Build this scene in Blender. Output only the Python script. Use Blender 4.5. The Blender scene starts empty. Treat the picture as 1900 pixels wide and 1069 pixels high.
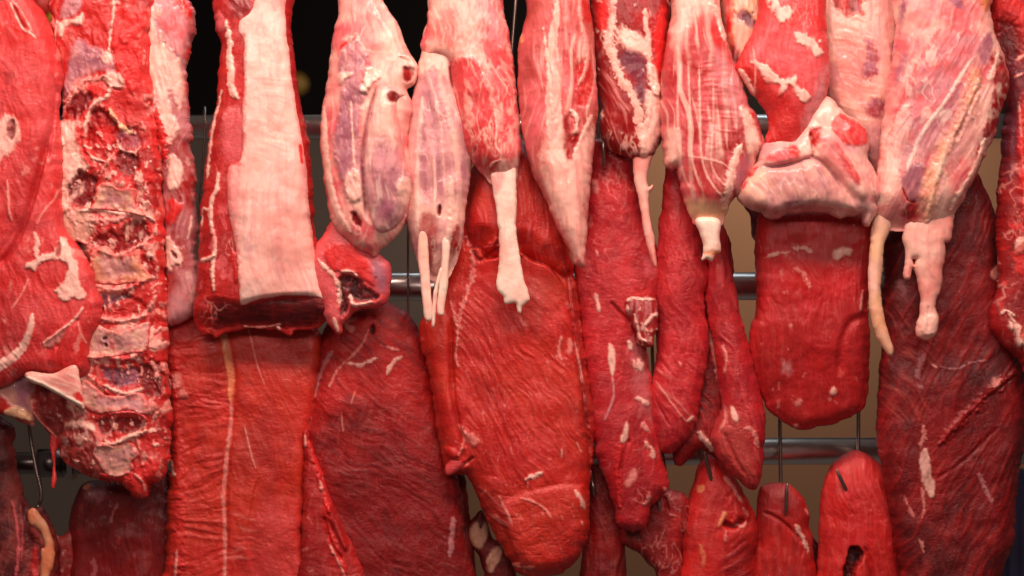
import bpy, math, random
import numpy as np
from math import radians, pi, sin, cos
random.seed(7); rng = np.random.default_rng(11)
C = bpy.context.scene.collection
S = bpy.context.scene
# ------------------------------------------------------------------ camera
D = 5.0                       # metres from the lens to the plane of the steel hooks
U = 0.001                     # one photo pixel is one millimetre there
cam_d = bpy.data.cameras.new('camera'); cam = bpy.data.objects.new('camera', cam_d); C.objects.link(cam)
cam.location = (0, -D, 0); cam.rotation_euler = (radians(90), 0, 0)
cam_d.sensor_width = 36; cam_d.lens = 36 * D / (1900 * U); cam_d.clip_start = 0.1; cam_d.clip_end = 60
cam_d.dof.use_dof = True; cam_d.dof.focus_distance = D - 0.11; cam_d.dof.aperture_fstop = 2.2
S.camera = cam
# ------------------------------------------------------------------ world and lamps
w = bpy.data.worlds.new('World'); S.world = w; w.use_nodes = True
w.node_tree.nodes['Background'].inputs[0].default_value = (1.0, 0.80, 0.72, 1)
w.node_tree.nodes['Background'].inputs[1].default_value = 0.07
def area(name, loc, aim, sx, sy, power, col, spread=180):
    l = bpy.data.lights.new(name, 'AREA'); l.shape = 'RECTANGLE'; l.size = sx; l.size_y = sy
    l.energy = power; l.color = col; l.spread = radians(spread)
    o = bpy.data.objects.new(name, l); C.objects.link(o); o.location = loc
    from mathutils import Vector
    o.rotation_euler = (Vector(aim) - Vector(loc)).to_track_quat('-Z', 'Y').to_euler()
    return o
WARM = (1.0, 0.78, 0.68)
area('lamp_left', (-0.85, -1.12, 1.42), (-0.6, 0, 0.1), 0.62, 0.32, 20, WARM)
area('lamp_middle', (0.08, -1.15, 1.42), (0.0, 0, 0.1), 0.62, 0.32, 21, WARM)
area('lamp_right', (0.95, -1.12, 1.42), (0.7, 0, 0.1), 0.62, 0.32, 19, WARM)
area('front_fill', (0, -4.2, 1.25), (0, 0, -0.1), 4.6, 0.24, 58, (1.0, 0.78, 0.70))  # unseen fill strip, added and widened to put a bright band on the rails
area('street_light', (0.4, 1.1, 1.7), (0, 0.05, 0), 2.4, 0.3, 9, (0.72, 0.88, 1.0))
area('lamp_behind', (0.95, 3.1, 0.85), (0.85, 4.0, 0.1), 0.4, 0.4, 22, (1.0, 0.80, 0.58))
S.view_settings.view_transform = 'Standard'; S.view_settings.look = 'None'
S.view_settings.exposure = 0.0; S.view_settings.gamma = 1.0
S.cycles.max_bounces = 6; S.cycles.use_denoising = True

# ------------------------------------------------------------------ noise
TAB = rng.random((256, 256))
def vn(x, y, s=0):
    x = x + s * 17.31; y = y + s * 9.77
    xi = np.floor(x).astype(np.int64); yi = np.floor(y).astype(np.int64)
    fx = x - xi; fy = y - yi
    fx = fx * fx * (3 - 2 * fx); fy = fy * fy * (3 - 2 * fy)
    a = TAB[xi & 255, yi & 255]; b = TAB[(xi + 1) & 255, yi & 255]
    c = TAB[xi & 255, (yi + 1) & 255]; d = TAB[(xi + 1) & 255, (yi + 1) & 255]
    return (a + (b - a) * fx) * (1 - fy) + (c + (d - c) * fx) * fy * 1.0
def fbm(x, y, o=3, s=0):
    r = 0; a = 1; t = 0
    for k in range(o):
        cx, sx = cos(.6 * k), sin(.6 * k)
        r = r + a * (vn((x * cx - y * sx) * 2 ** k, (x * sx + y * cx) * 2 ** k, s + k * 3) - .5); t += a; a *= .55
    return r / t * 2          # about -1..1
def ss(a, b, x):
    t = np.clip((x - a) / (b - a + 1e-9), 0, 1); return t * t * (3 - 2 * t)
# ------------------------------------------------------------------ colours
def lin(r, g, b):
    f = lambda v: ((v / 255 + .055) / 1.055) ** 2.4 if v > 10 else v / 255 / 12.92
    return np.array([f(r), f(g), f(b)])
PAL = dict(R=lin(210, 36, 34), r=lin(190, 30, 27), e=lin(162, 23, 23), d=lin(124, 16, 18), D=lin(82, 13, 16), k=lin(50, 6, 9),
           o=lin(200, 46, 30), F=lin(244, 186, 170), f=lin(232, 142, 132), L=lin(240, 172, 158), l=lin(246, 196, 184), y=lin(232, 178, 138), P=lin(220, 96, 100),
           m=lin(208, 138, 140), u=lin(158, 90, 106), c=lin(162, 22, 32), C=lin(198, 36, 42), U=lin(104, 48, 64), g=lin(212, 148, 130), w=lin(246, 216, 198),
           q=lin(212, 66, 68), b=lin(176, 70, 62), O=lin(228, 132, 92))
FAT = dict(L=1, l=1, F=1, f=.8, y=1, w=1, g=.8, m=.6, P=.4, u=.4, O=.8)
def pts(s):
    if not isinstance(s, str): return np.array(s, float)
    return np.array([[float(v) for v in t.split(',')] for t in s.split()])
def smooth(p, closed=True, n=4):
    N = len(p)
    if N < 3: return p
    out = []
    rngi = range(N) if closed else range(N - 1)
    for i in rngi:
        g = (lambda k: p[k % N]) if closed else (lambda k: p[min(max(k, 0), N - 1)])
        a, b, c, d = g(i - 1), g(i), g(i + 1), g(i + 2)
        for t in np.arange(n) / n:
            out.append(.5 * (2 * b + (c - a) * t + (2 * a - 5 * b + 4 * c - d) * t * t + (3 * b - a - 3 * c + d) * t ** 3))
    if not closed: out.append(p[-1])
    return np.array(out)
def dseg(X, Y, p, closed=True, reach=64):
    """distance (up to reach) to a polyline on a regular grid, nearest point, running parameter 0..1"""
    n = len(p); best = np.full(X.shape, float(reach) ** 2); nx = X.copy(); ny = Y.copy(); par = np.zeros_like(X)
    m = n if closed else n - 1; st = X[0, 1] - X[0, 0] if X.shape[1] > 1 else 1.0; x0 = X[0, 0]; y0 = Y[0, 0]
    for i in range(m):
        a = p[i]; b = p[(i + 1) % n]; e = b - a; L = e @ e + 1e-9
        j0 = max(int((min(a[0], b[0]) - reach - x0) / st), 0); j1 = max(int((max(a[0], b[0]) + reach - x0) / st) + 2, 0)
        i0 = max(int((min(a[1], b[1]) - reach - y0) / st), 0); i1 = max(int((max(a[1], b[1]) + reach - y0) / st) + 2, 0)
        W = (slice(i0, i1), slice(j0, j1)); x = X[W]; y = Y[W]
        if x.size == 0: continue
        t = np.clip(((x - a[0]) * e[0] + (y - a[1]) * e[1]) / L, 0, 1)
        qx = a[0] + t * e[0]; qy = a[1] + t * e[1]
        d = (x - qx) ** 2 + (y - qy) ** 2
        k = d < best[W]
        best[W] = np.where(k, d, best[W]); nx[W] = np.where(k, qx, nx[W]); ny[W] = np.where(k, qy, ny[W]); par[W] = np.where(k, (i + t) / m, par[W])
    return np.sqrt(best), nx, ny, par
def inside(X, Y, p):
    r = np.zeros(X.shape, bool); n = len(p)
    if X.size == 0: return r
    ys = Y[:, 0]; xs = X[0]
    for i in range(n):
        x1, y1 = p[i]; x2, y2 = p[(i + 1) % n]
        if y1 == y2: continue
        i0, i1 = np.searchsorted(ys, min(y1, y2), 'left'), np.searchsorted(ys, max(y1, y2), 'left')
        if i0 == i1: continue
        xc = (x2 - x1) * (ys[i0:i1] - y1) / (y2 - y1) + x1
        r[i0:i1] ^= xs[None] < xc[:, None]
    return r
def blur(a, n):
    for _ in range(n):
        b = np.pad(a, 1, mode='edge')
        a = (b[:-2, 1:-1] + b[2:, 1:-1] + b[1:-1, :-2] + b[1:-1, 2:] + 2 * a) / 6
    return a
# ------------------------------------------------------------------ materials
def nd(nt, t, **k):
    n = nt.nodes.new(t)
    for a, v in k.items(): setattr(n, a, v)
    return n
def flesh(name, rough0, rough1, bump, scale, aniso=(1, 1, 1), sss=.10, coat=.32, jitter=.25, crack=0.0, cs=105):
    m = bpy.data.materials.new(name); m.use_nodes = True; nt = m.node_tree; L = nt.links.new
    b = nt.nodes['Principled BSDF']
    def math_(op, x, y):
        n = nd(nt, 'ShaderNodeMath', operation=op)
        for i, v in enumerate((x, y)):
            if isinstance(v, (int, float)): n.inputs[i].default_value = v
            else: L(v, n.inputs[i])
        return n.outputs[0]
    def rng_(x, a, b_, c, d):
        n = nd(nt, 'ShaderNodeMapRange'); L(x, n.inputs[0])
        for i, v in enumerate((a, b_, c, d)): n.inputs[i + 1].default_value = v
        return n.outputs[0]
    def noise(vec, sc, det=4, ro=.6):
        n = nd(nt, 'ShaderNodeTexNoise'); n.inputs['Scale'].default_value = sc; n.inputs['Detail'].default_value = det; n.inputs['Roughness'].default_value = ro
        L(vec, n.inputs['Vector']); return n
    at = nd(nt, 'ShaderNodeAttribute', attribute_name='Col'); af = nd(nt, 'ShaderNodeAttribute', attribute_name='Fat')
    tc = nd(nt, 'ShaderNodeTexCoord'); mp = nd(nt, 'ShaderNodeMapping'); mp.inputs['Scale'].default_value = aniso
    L(tc.outputs['Object'], mp.inputs[0]); V = mp.outputs[0]
    fine = noise(V, scale * 2.4, 4, .7).outputs[0]; mid = noise(V, scale, 4, .6).outputs[0]; big = noise(V, scale * .2, 2).outputs[0]
    k = math_('ADD', rng_(fine, .3, .7, 1 - jitter, 1 + jitter), rng_(mid, .3, .7, -jitter * .5, jitter * .5))
    vm = nd(nt, 'ShaderNodeVectorMath', operation='SCALE'); L(at.outputs['Color'], vm.inputs[0]); L(k, vm.inputs['Scale'])
    L(vm.outputs[0], b.inputs['Base Color'])
    L(rng_(big, .35, .65, rough0, rough1), b.inputs['Roughness'])
    h = math_('ADD', math_('MULTIPLY', fine, .55), math_('MULTIPLY', mid, .8))
    if crack:
        wob = noise(V, cs * .8, 3); sc = nd(nt, 'ShaderNodeVectorMath', operation='SCALE'); L(wob.outputs['Color'], sc.inputs[0]); sc.inputs['Scale'].default_value = .011
        av = nd(nt, 'ShaderNodeVectorMath', operation='ADD'); L(V, av.inputs[0]); L(sc.outputs[0], av.inputs[1])
        vo = nd(nt, 'ShaderNodeTexVoronoi', feature='DISTANCE_TO_EDGE'); vo.inputs['Scale'].default_value = cs; L(av.outputs[0], vo.inputs['Vector'])
        e = rng_(vo.outputs[0], 0, .16, 0, 1); msk = rng_(noise(V, cs * .16, 2).outputs[0], .40, .62, .15, 1)
        muscle = math_('SUBTRACT', 1.0, af.outputs['Fac'])
        h = math_('ADD', h, math_('MULTIPLY', math_('MULTIPLY', e, msk), math_('MULTIPLY', muscle, crack)))
    bp = nd(nt, 'ShaderNodeBump'); bp.inputs['Distance'].default_value = .0022; L(h, bp.inputs['Height'])
    L(rng_(af.outputs['Fac'], 0, 1, bump, bump * .35), bp.inputs['Strength'])
    L(bp.outputs[0], b.inputs['Normal']); L(bp.outputs[0], b.inputs['Coat Normal'])
    b.inputs['Subsurface Weight'].default_value = sss
    b.inputs['Subsurface Radius'].default_value = (1, .3, .22); b.inputs['Subsurface Scale'].default_value = .004
    b.inputs['Coat Weight'].default_value = coat; b.inputs['Coat Roughness'].default_value = .075
    b.inputs['Specular IOR Level'].default_value = .3
    return m
MEAT = flesh('raw_red_muscle', .38, .62, .56, 150, aniso=(.8, 1, 1.2), jitter=.13, crack=.2)
FIBRE = flesh('long_fibre_muscle', .38, .60, .8, 190, aniso=(1.2, 1, .22), jitter=.13)
DRY = flesh('dark_aged_muscle', .40, .62, .56, 170, aniso=(.8, 1, 1.1), coat=.16, jitter=.13, crack=.22, cs=120)
SINEW = flesh('silverskin_and_fat', .24, .44, .5, 150, aniso=(1, 1, .4), sss=.2, coat=.45, jitter=.07)
FATM = flesh('white_fat', .36, .50, .4, 130, aniso=(1, 1, .5), sss=.22, coat=.25, jitter=.05)
BONE = flesh('bone_and_cartilage', .32, .48, .5, 170, sss=.15, coat=.3, jitter=.09)
# ------------------------------------------------------------------ the flesh builder
class Flesh:
    """A closed body of flesh: outline with real thickness, relief and a colour per vertex."""
    def __init__(s, out, y, T, base, ops=(), R=30, back=.6, step=1.9, edge=1.5, seed=1, on=None, rough=1.0, infl=.5, crink=None, nseg=4, grow=None):
        s.y = y; s.T = T; s.seed = seed
        p = pts(out); p = smooth(p, True, nseg)
        g = (4.5 if T >= 22 else (1 if on is None else 0)) if grow is None else grow
        e = np.roll(p, -1, 0) - np.roll(p, 1, 0); e = e / (np.hypot(e[:, 0], e[:, 1])[:, None] + 1e-9)
        ar = np.sum(p[:, 0] * np.roll(p[:, 1], -1) - np.roll(p[:, 0], -1) * p[:, 1])
        p = p + np.stack([e[:, 1], -e[:, 0]], 1) * g * np.sign(ar)
        # uneven edge
        if edge:
            q = []
            for i in range(len(p)):
                a = p[i]; b = p[(i + 1) % len(p)]; k = max(1, int(np.hypot(*(b - a)) / 4))
                for t in range(k): q.append(a + (b - a) * t / k)
            p = np.array(q)
            tt = np.arange(len(p))
            dx = fbm(p[:, 0] / 16, p[:, 1] / 16, 3, seed) * edge * 2 + fbm(p[:, 0] / 5, p[:, 1] / 5, 2, seed + 2) * edge * .5; dy = fbm(p[:, 0] / 16, p[:, 1] / 16, 3, seed + 40) * edge * 2
            p = p + np.stack([dx, dy], 1)
        s.p = p
        x0, y0 = p.min(0) - step * 1.5; x1, y1 = p.max(0) + step * 1.5
        gx = np.arange(x0, x1 + step, step); gy = np.arange(y0, y1 + step, step)
        s.x0, s.y0, s.step = x0, y0, step
        X, Y = np.meshgrid(gx, gy)
        ins = inside(X, Y, p); dist, nx, ny, _ = dseg(X, Y, p)
        X0, Y0 = X, Y
        # Poisson inflation on a coarse copy of the grid
        k = max(1, int(round(7 / step))); insc = ins[::k, ::k]
        u = np.zeros(insc.shape)
        for _ in range(420):
            b = np.pad(u, 1); u = np.where(insc, (b[:-2, 1:-1] + b[2:, 1:-1] + b[1:-1, :-2] + b[1:-1, 2:] + 1) / 4, 0)
        u = np.sqrt(u / max(u.max(), 1e-6))
        ii = np.clip(np.arange(X.shape[0]) / k, 0, u.shape[0] - 1.001); jj = np.clip(np.arange(X.shape[1]) / k, 0, u.shape[1] - 1.001)
        i0 = ii.astype(int); j0 = jj.astype(int); fi = (ii - i0)[:, None]; fj = (jj - j0)[None]
        i1 = np.minimum(i0 + 1, u.shape[0] - 1); j1 = np.minimum(j0 + 1, u.shape[1] - 1)
        uu = (u[i0][:, j0] * (1 - fj) + u[i0][:, j1] * fj) * (1 - fi) + (u[i1][:, j0] * (1 - fj) + u[i1][:, j1] * fj) * fi
        uu = blur(uu, 3 * k)
        din = np.where(ins, dist, 0); Rm = min(R, max(din.max(), 1))
        t = np.clip(din / Rm, 0, 1); prof = (1 - (1 - t) ** 2.5) ** .4
        H = T * prof * ((1 - infl) + infl * uu)
        if Rm > 12: H = np.where(din > 6, blur(H, 4), H)
        s.prof = prof; s.X, s.Y, s.ins, s.din = X, Y, ins, din
        s.H = H.copy()
        n = fbm(X / 60, Y / 60, 3, seed + 5); c0, c1 = PAL[base[0]], PAL[base[-1]]
        n2 = fbm(X / 14, Y / 14, 2, seed + 6)
        k = np.clip(.5 + 1.0 * n + .35 * n2, 0, 1)[..., None]
        s.col = c0 * (1 - k) + c1 * k
        if FAT.get(base[0], 0) < .5:
            dk = ss(.0, .7, fbm(X / 95, Y / 130, 3, seed + 13))[..., None] * .4; s.col = s.col * (1 - dk) + PAL['d'] * dk
            lt = ss(.25, .8, fbm(X / 40, Y / 60, 3, seed + 14))[..., None] * .28; s.col = s.col * (1 - lt) + PAL['q'] * lt
        s.fat = np.full(X.shape, (FAT.get(base[0], 0) + FAT.get(base[-1], 0)) / 2)
        soft = prof
        s.H += rough * soft * (fbm(X / 70, Y / 70, 2, seed + 8) * T * .10 + fbm(X / 26, Y / 26, 2, seed + 9) * min(1.7, T * .08) + fbm(X / 7, Y / 7, 2, seed + 10) * .35)
        if FAT.get(base[0], 0) < .5: s.fib(70 + (seed * 37) % 40, 3.6, 9, 'q' if base[0] in 'dD' else 'f', .08, .4)
        for op in ops: getattr(s, op[0])(*op[1:])
        # collect the grid cells of the body, pulling outer vertices onto the outline
        need = np.zeros(X.shape, bool)
        cell = ins[:-1, :-1] | ins[1:, :-1] | ins[:-1, 1:] | ins[1:, 1:]
        near = (ins | (dist < step * 1.45))
        cell &= near[:-1, :-1] & near[1:, :-1] & near[:-1, 1:] & near[1:, 1:]
        for a in (slice(None, -1), slice(1, None)):
            for b in (slice(None, -1), slice(1, None)): need[a, b] |= cell
        s.X = np.where(ins, X, nx); s.Y = np.where(ins, Y, ny)
        s.base = on.sample(s.X, s.Y) if on is not None else np.zeros(X.shape)
        s.Hf = s.base + np.where(ins, np.maximum(s.H, .3), 0)
        s.Hb = s.base - (4 if on is not None else 0) - (np.where(ins, T * back * prof, 0) if on is None else 0)
        s.need, s.cell = need, cell
        hf = s.Hf.copy(); hf[~ins] = 0 if on is None else s.base[~ins]
        s.grid = hf
    def sample(s, X, Y):
        fx = np.clip((X - s.x0) / s.step, 0, s.grid.shape[1] - 1.01); fy = np.clip((Y - s.y0) / s.step, 0, s.grid.shape[0] - 1.01)
        j = fx.astype(int); i = fy.astype(int); a = fx - j; b = fy - i; g = s.grid
        return (g[i, j] * (1 - a) + g[i, j + 1] * a) * (1 - b) + (g[i + 1, j] * (1 - a) + g[i + 1, j + 1] * a) * b
    # ---- paint and relief; every coordinate is in photo pixels = millimetres
    def mix(s, m, c, op=1.0):
        m = np.clip(m * op, 0, 1); cc = PAL[c[0]] if len(c) == 1 else None
        if cc is None:
            k = np.clip(.5 + .9 * fbm(s.X / 22, s.Y / 22, 3, s.seed + 71), 0, 1)[..., None]; cc = PAL[c[0]] * (1 - k) + PAL[c[1]] * k
        s.col = s.col * (1 - m[..., None]) + cc * m[..., None]
        s.fat = s.fat * (1 - m) + FAT.get(c[0], 0) * m
    def _box(s, q, pad):
        x0, y0 = q.min(0) - pad; x1, y1 = q.max(0) + pad
        j0 = max(int((x0 - s.x0) / s.step), 0); j1 = int((x1 - s.x0) / s.step) + 2
        i0 = max(int((y0 - s.y0) / s.step), 0); i1 = int((y1 - s.y0) / s.step) + 2
        return slice(i0, max(i1, 0)), slice(j0, max(j1, 0))
    def p(s, *a): pass
    def patch(s, c, q, soft=3, rag=4, dh=0, op=1.0, wl=9):
        q = smooth(pts(q), True, 3); b = s._box(q, rag * 2 + soft * 2 + 4); X, Y = s.X[b], s.Y[b]
        if X.size == 0: return
        d, _, _, _ = dseg(X, Y, q); d = np.where(inside(X, Y, q), d, -d)
        d = d + rag * (fbm(X / wl, Y / (wl * 1.5), 3, s.seed + 21) * 1.5 + fbm(X / 3.5, Y / 5, 2, s.seed + 22) * .6)
        m = np.zeros(s.X.shape); m[b] = ss(-soft * 1.3, soft * 1.6, d) * (1 - .45 * np.clip(fbm(X / 8, Y / 16, 3, s.seed + 23) + .1, 0, 1))
        if c: s.mix(m, c, op)
        s.H = s.H + m * dh * np.minimum(1, s.prof * 1.2)
    def stroke(s, c, q, wd=4, rag=1.5, dh=0, op=1.0, w2=None, wl=7, soft=1.3):
        q = smooth(pts(q), False, 4); w2 = wd if w2 is None else w2
        b = s._box(q, max(wd, w2) + rag * 3 + 4); X, Y = s.X[b], s.Y[b]
        if X.size == 0: return
        d, _, _, t = dseg(X, Y, q, False)
        wv = (wd + (w2 - wd) * t) / 2 * (1 - .6 * (np.abs(2 * t - 1) ** 6))
        d = d + rag * (fbm(X / wl, Y / wl, 3, s.seed + 31) * 1.4 + fbm(X / 3, Y / 3, 2, s.seed + 32) * .5)
        m = np.zeros(s.X.shape); m[b] = (1 - ss(wv - soft, wv + soft, d)) * (1 - .5 * np.clip(fbm(X / 7, Y / 7, 2, s.seed + 34), 0, 1))
        if c: s.mix(m, c, op)
        if dh:
            h = np.zeros(s.X.shape); h[b] = np.exp(-(d / np.maximum(wv * .9, 1)) ** 2); s.H = s.H + h * dh * np.minimum(1, s.prof * 1.5)
    def groove(s, q, wd=6, dep=5, c=None):
        q = smooth(pts(q), False, 4); b = s._box(q, wd * 3); X, Y = s.X[b], s.Y[b]
        if X.size == 0: return
        d, _, _, t = dseg(X, Y, q, False); d = d + .8 * fbm(X / 8, Y / 8, 2, s.seed + 33)
        env = np.clip(np.minimum(t, 1 - t) * 8, 0, 1)
        h = np.zeros(s.X.shape); h[b] = np.exp(-(d / (wd * .5)) ** 2) * env; s.H = s.H - h * dep
        if c: s.mix(h * .8, c)
    def step_edge(s, q, run=30, dep=10):
        """ground falls away on the right-hand side of the line and climbs back over `run`"""
        q = smooth(pts(q), False, 4); b = s._box(q, run * 1.3); X, Y = s.X[b], s.Y[b]
        if X.size == 0: return
        best = np.full(X.shape, 1e9); sg = np.zeros(X.shape); tt = np.zeros(X.shape)
        for i in range(len(q) - 1):
            a, c = q[i], q[i + 1]; e = c - a; L = e @ e + 1e-9
            t = np.clip(((X - a[0]) * e[0] + (Y - a[1]) * e[1]) / L, 0, 1)
            d = np.hypot(X - a[0] - t * e[0], Y - a[1] - t * e[1]); k = d < best
            cr = e[0] * (Y - a[1]) - e[1] * (X - a[0])
            best = np.where(k, d, best); sg = np.where(k, np.sign(cr), sg); tt = np.where(k, (i + t) / (len(q) - 1), tt)
        sd = best * sg; env = np.clip(np.minimum(tt, 1 - tt) * 7, 0, 1)
        h = np.zeros(s.X.shape); h[b] = ss(-1.5, 2.5, sd) * (1 - ss(0, run, sd)) * env
        g = np.zeros(s.X.shape); g[b] = (1 - ss(-2, 2, sd)) * (1 - ss(0, run * .6, -sd)) * env
        s.H = s.H - h * dep + g * dep * .25
    def lobe(s, q, hgt, R=20, blurn=3):
        q = smooth(pts(q), True, 3); b = s._box(q, 4); X, Y = s.X[b], s.Y[b]
        if X.size == 0: return
        d, _, _, _ = dseg(X, Y, q); d = np.where(inside(X, Y, q), d, 0); t = np.clip(d / min(R, max(d.max(), 1)), 0, 1)
        h = np.zeros(s.X.shape); h[b] = np.sqrt(1 - (1 - t) ** 2); h = blur(h, blurn); s.H = s.H + h * hgt * np.minimum(1, s.prof * 1.5)
    def _rot(s, ang, wl, ratio):
        a = radians(ang); u = s.X * cos(a) + s.Y * sin(a); v = -s.X * sin(a) + s.Y * cos(a)
        wx = fbm(s.X / 90, s.Y / 90, 2, s.seed + 50) * 22
        return u / (wl * ratio), (v + wx) / wl
    def _msk(s, q, soft=10):
        if q is None: return 1.0
        q = smooth(pts(q), True, 3); d, _, _, _ = dseg(s.X, s.Y, q); return ss(-soft, soft, np.where(inside(s.X, s.Y, q), d, -d))
    def fib(s, ang, wl=6, ratio=8, c=None, op=.5, dh=1.0, q=None, thr=.1, sd=0):
        """fibres running along the direction ang (0 = across the photo, 90 = down)"""
        u, v = s._rot(ang, wl, ratio); n = fbm(u, v, 2, s.seed + 61 + sd); m = s._msk(q)
        if c: s.mix(ss(thr, thr + .45, n) * m, c, op)
        s.H = s.H + n * dh * m * np.minimum(1, s.prof * 1.5)
    def web(s, c, wl=26, wd=.05, op=.6, q=None, dh=.3, ang=90, ratio=1.6, sd=0):
        """thin branching veins"""
        u, v = s._rot(ang, wl, ratio); n = fbm(u, v, 3, s.seed + 81 + sd); g = fbm(s.X / 50, s.Y / 50, 2, s.seed + 82 + sd)
        m = (1 - ss(wd * .3, wd * 1.3, np.abs(n))) * ss(0, .4, g) * .75 * s._msk(q)
        s.mix(m, c, op); s.H = s.H + m * dh
    def crinkle(s, ang=0, wl=11, dep=2.0, q=None, ratio=2.2, sd=0):
        u, v = s._rot(ang, wl, ratio)
        n = fbm(u + .5 * fbm(u, v, 2, s.seed + 91), v + .6 * fbm(u * 1.3, v * 1.3, 2, s.seed + 95), 3, s.seed + 92 + sd)
        g = .55 + .45 * fbm(s.X / 60, s.Y / 60, 2, s.seed + 96)
        dep = dep * .42; h = (np.exp(-(n / .09) ** 2)) * np.clip(g, .05, 1) * s._msk(q); s.H = s.H - h * dep * np.minimum(1, s.prof * 1.3)
        s.H = s.H + fbm(u * 1.1, v * 1.1, 2, s.seed + 97) * dep * .35 * s._msk(q)
    def blot(s, c, wl=30, thr=.2, op=.7, q=None, rag=.15, dh=0, ang=90, ratio=1.5, sd=0):
        u, v = s._rot(ang, wl, ratio); n = fbm(u, v, 4, s.seed + 101 + sd); m = ss(thr, thr + rag, n) * s._msk(q)
        s.mix(m, c, op); s.H = s.H + m * dh
    def slope(s, ya, yb, fall):
        s.H = s.H - ss(ya, yb, s.Y) * fall * np.minimum(1, s.prof * 1.2)
    def level(s, q, h, soft=4):
        m = s._msk(q, soft); s.H = s.H * (1 - m) + h * m * s.prof
    # ---- mesh
    def mesh(s, name, mat, origin, k):
        idx = -np.ones(s.X.shape, int); idx[s.need] = np.arange(s.need.sum()); n = int(s.need.sum())
        bnd = s.need & ~s.ins
        ox, oy, oz = origin
        xf = (s.X[s.need] - 950) * U * k - ox; zf = (534.5 - s.Y[s.need]) * U * k - oz
        yf = (s.y - s.Hf[s.need]) * U - oy; yb = (s.y - s.Hb[s.need]) * U - oy
        isb = bnd[s.need]; inner = np.where(~isb)[0]; bi = np.arange(n); bi[inner] = n + np.arange(len(inner))
        if s.base.any():   # a layer on another piece: front only reaches its base along the edge
            yb = np.where(isb, yf, yb)
        V = np.concatenate([np.stack([xf, yf, zf], 1), np.stack([xf[inner], yb[inner], zf[inner]], 1)])
        a = idx[:-1, :-1][s.cell]; b = idx[:-1, 1:][s.cell]; c = idx[1:, 1:][s.cell]; d = idx[1:, :-1][s.cell]
        front = np.stack([a, d, c, b], 1); bk = np.stack([bi[a], bi[b], bi[c], bi[d]], 1)
        allb = isb[a] & isb[b] & isb[c] & isb[d]
        Fq = np.concatenate([front, bk[~allb]])
        me = bpy.data.meshes.new(name); me.vertices.add(len(V)); me.vertices.foreach_set('co', V.ravel())
        me.loops.add(Fq.size); me.loops.foreach_set('vertex_index', Fq.ravel().astype(np.int32))
        me.polygons.add(len(Fq)); me.polygons.foreach_set('loop_start', np.arange(0, Fq.size, 4, dtype=np.int32))
        me.polygons.foreach_set('loop_total', np.full(len(Fq), 4, np.int32)); me.update(calc_edges=True)
        me.validate(); me.shade_smooth()
        colf = np.clip(s.col[s.need], 0, 1); cb = colf[inner]; fa = s.fat[s.need]
        cc = np.ones((len(V), 4), np.float32); cc[:, :3] = np.concatenate([colf, cb])
        at = me.color_attributes.new('Col', 'FLOAT_COLOR', 'POINT'); at.data.foreach_set('color', cc.ravel())
        ft = me.attributes.new('Fat', 'FLOAT', 'POINT'); ft.data.foreach_set('value', np.concatenate([fa, fa[inner]]).astype(np.float32))
        me.materials.append(mat)
        return me
def kscale(y, T): return (D + (y - T * .55) * U) / D
def add_thing(name, label, cat, group, parts, top=None):
    """parts: list of (part name, Flesh, material, label or None). One part alone becomes the thing itself."""
    f0 = parts[0][1]; k = kscale(f0.y, f0.T)
    cx = (f0.p[:, 0].min() + f0.p[:, 0].max()) / 2; cy = f0.p[:, 1].min()
    org = ((cx - 950) * U * k, f0.y * U, (534.5 - cy) * U * k)
    if len(parts) == 1:
        o = bpy.data.objects.new(name, f0.mesh(name, parts[0][2], org, k)); C.objects.link(o)
    else:
        o = bpy.data.objects.new(name, None); C.objects.link(o); o.empty_display_size = .05
        for pr in parts:
            c = bpy.data.objects.new(pr[0], pr[1].mesh(pr[0], pr[2], org, k)); C.objects.link(c); c.parent = o
            if len(pr) > 3 and pr[3]: c['label'] = pr[3]
    o.location = org; o['label'] = label; o['category'] = cat
    if group: o['group'] = group
    return o
SH = 'shanks and bony joints hanging in the top row'; MID = 'large red cuts hanging in the middle row'; LOW = 'small cuts hanging in the bottom row'

# ------------------------------------------------------------------ the setting
def plain(name, col, rough=.6, metal=0, noise=0, scale=3, emit=0):
    m = bpy.data.materials.new(name); m.use_nodes = True; nt = m.node_tree; b = nt.nodes['Principled BSDF']
    b.inputs['Base Color'].default_value = (*col, 1); b.inputs['Roughness'].default_value = rough; b.inputs['Metallic'].default_value = metal
    if noise:
        n = nd(nt, 'ShaderNodeTexNoise'); n.inputs['Scale'].default_value = scale; n.inputs['Detail'].default_value = 4
        tc = nd(nt, 'ShaderNodeTexCoord'); nt.links.new(tc.outputs['Object'], n.inputs['Vector'])
        mr = nd(nt, 'ShaderNodeMapRange'); mr.inputs[3].default_value = 1 - noise; mr.inputs[4].default_value = 1 + noise
        nt.links.new(n.outputs[0], mr.inputs[0]); vm = nd(nt, 'ShaderNodeVectorMath', operation='SCALE'); vm.inputs[0].default_value = col
        nt.links.new(mr.outputs[0], vm.inputs['Scale']); nt.links.new(vm.outputs[0], b.inputs['Base Color'])
        mr2 = nd(nt, 'ShaderNodeMapRange'); mr2.inputs[3].default_value = rough * .8; mr2.inputs[4].default_value = min(1, rough * 1.3)
        nt.links.new(n.outputs[0], mr2.inputs[0]); nt.links.new(mr2.outputs[0], b.inputs['Roughness'])
    if emit: b.inputs['Emission Color'].default_value = (*col, 1); b.inputs['Emission Strength'].default_value = emit
    return m
def box_mesh(name, x0, x1, y0, y1, z0, z1, mat):
    V = [(x, y, z) for x in (x0, x1) for y in (y0, y1) for z in (z0, z1)]
    F = [(0, 1, 3, 2), (4, 6, 7, 5), (0, 4, 5, 1), (2, 3, 7, 6), (0, 2, 6, 4), (1, 5, 7, 3)]
    me = bpy.data.meshes.new(name); me.from_pydata(V, [], F); me.materials.append(mat); me.update(); return me
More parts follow.
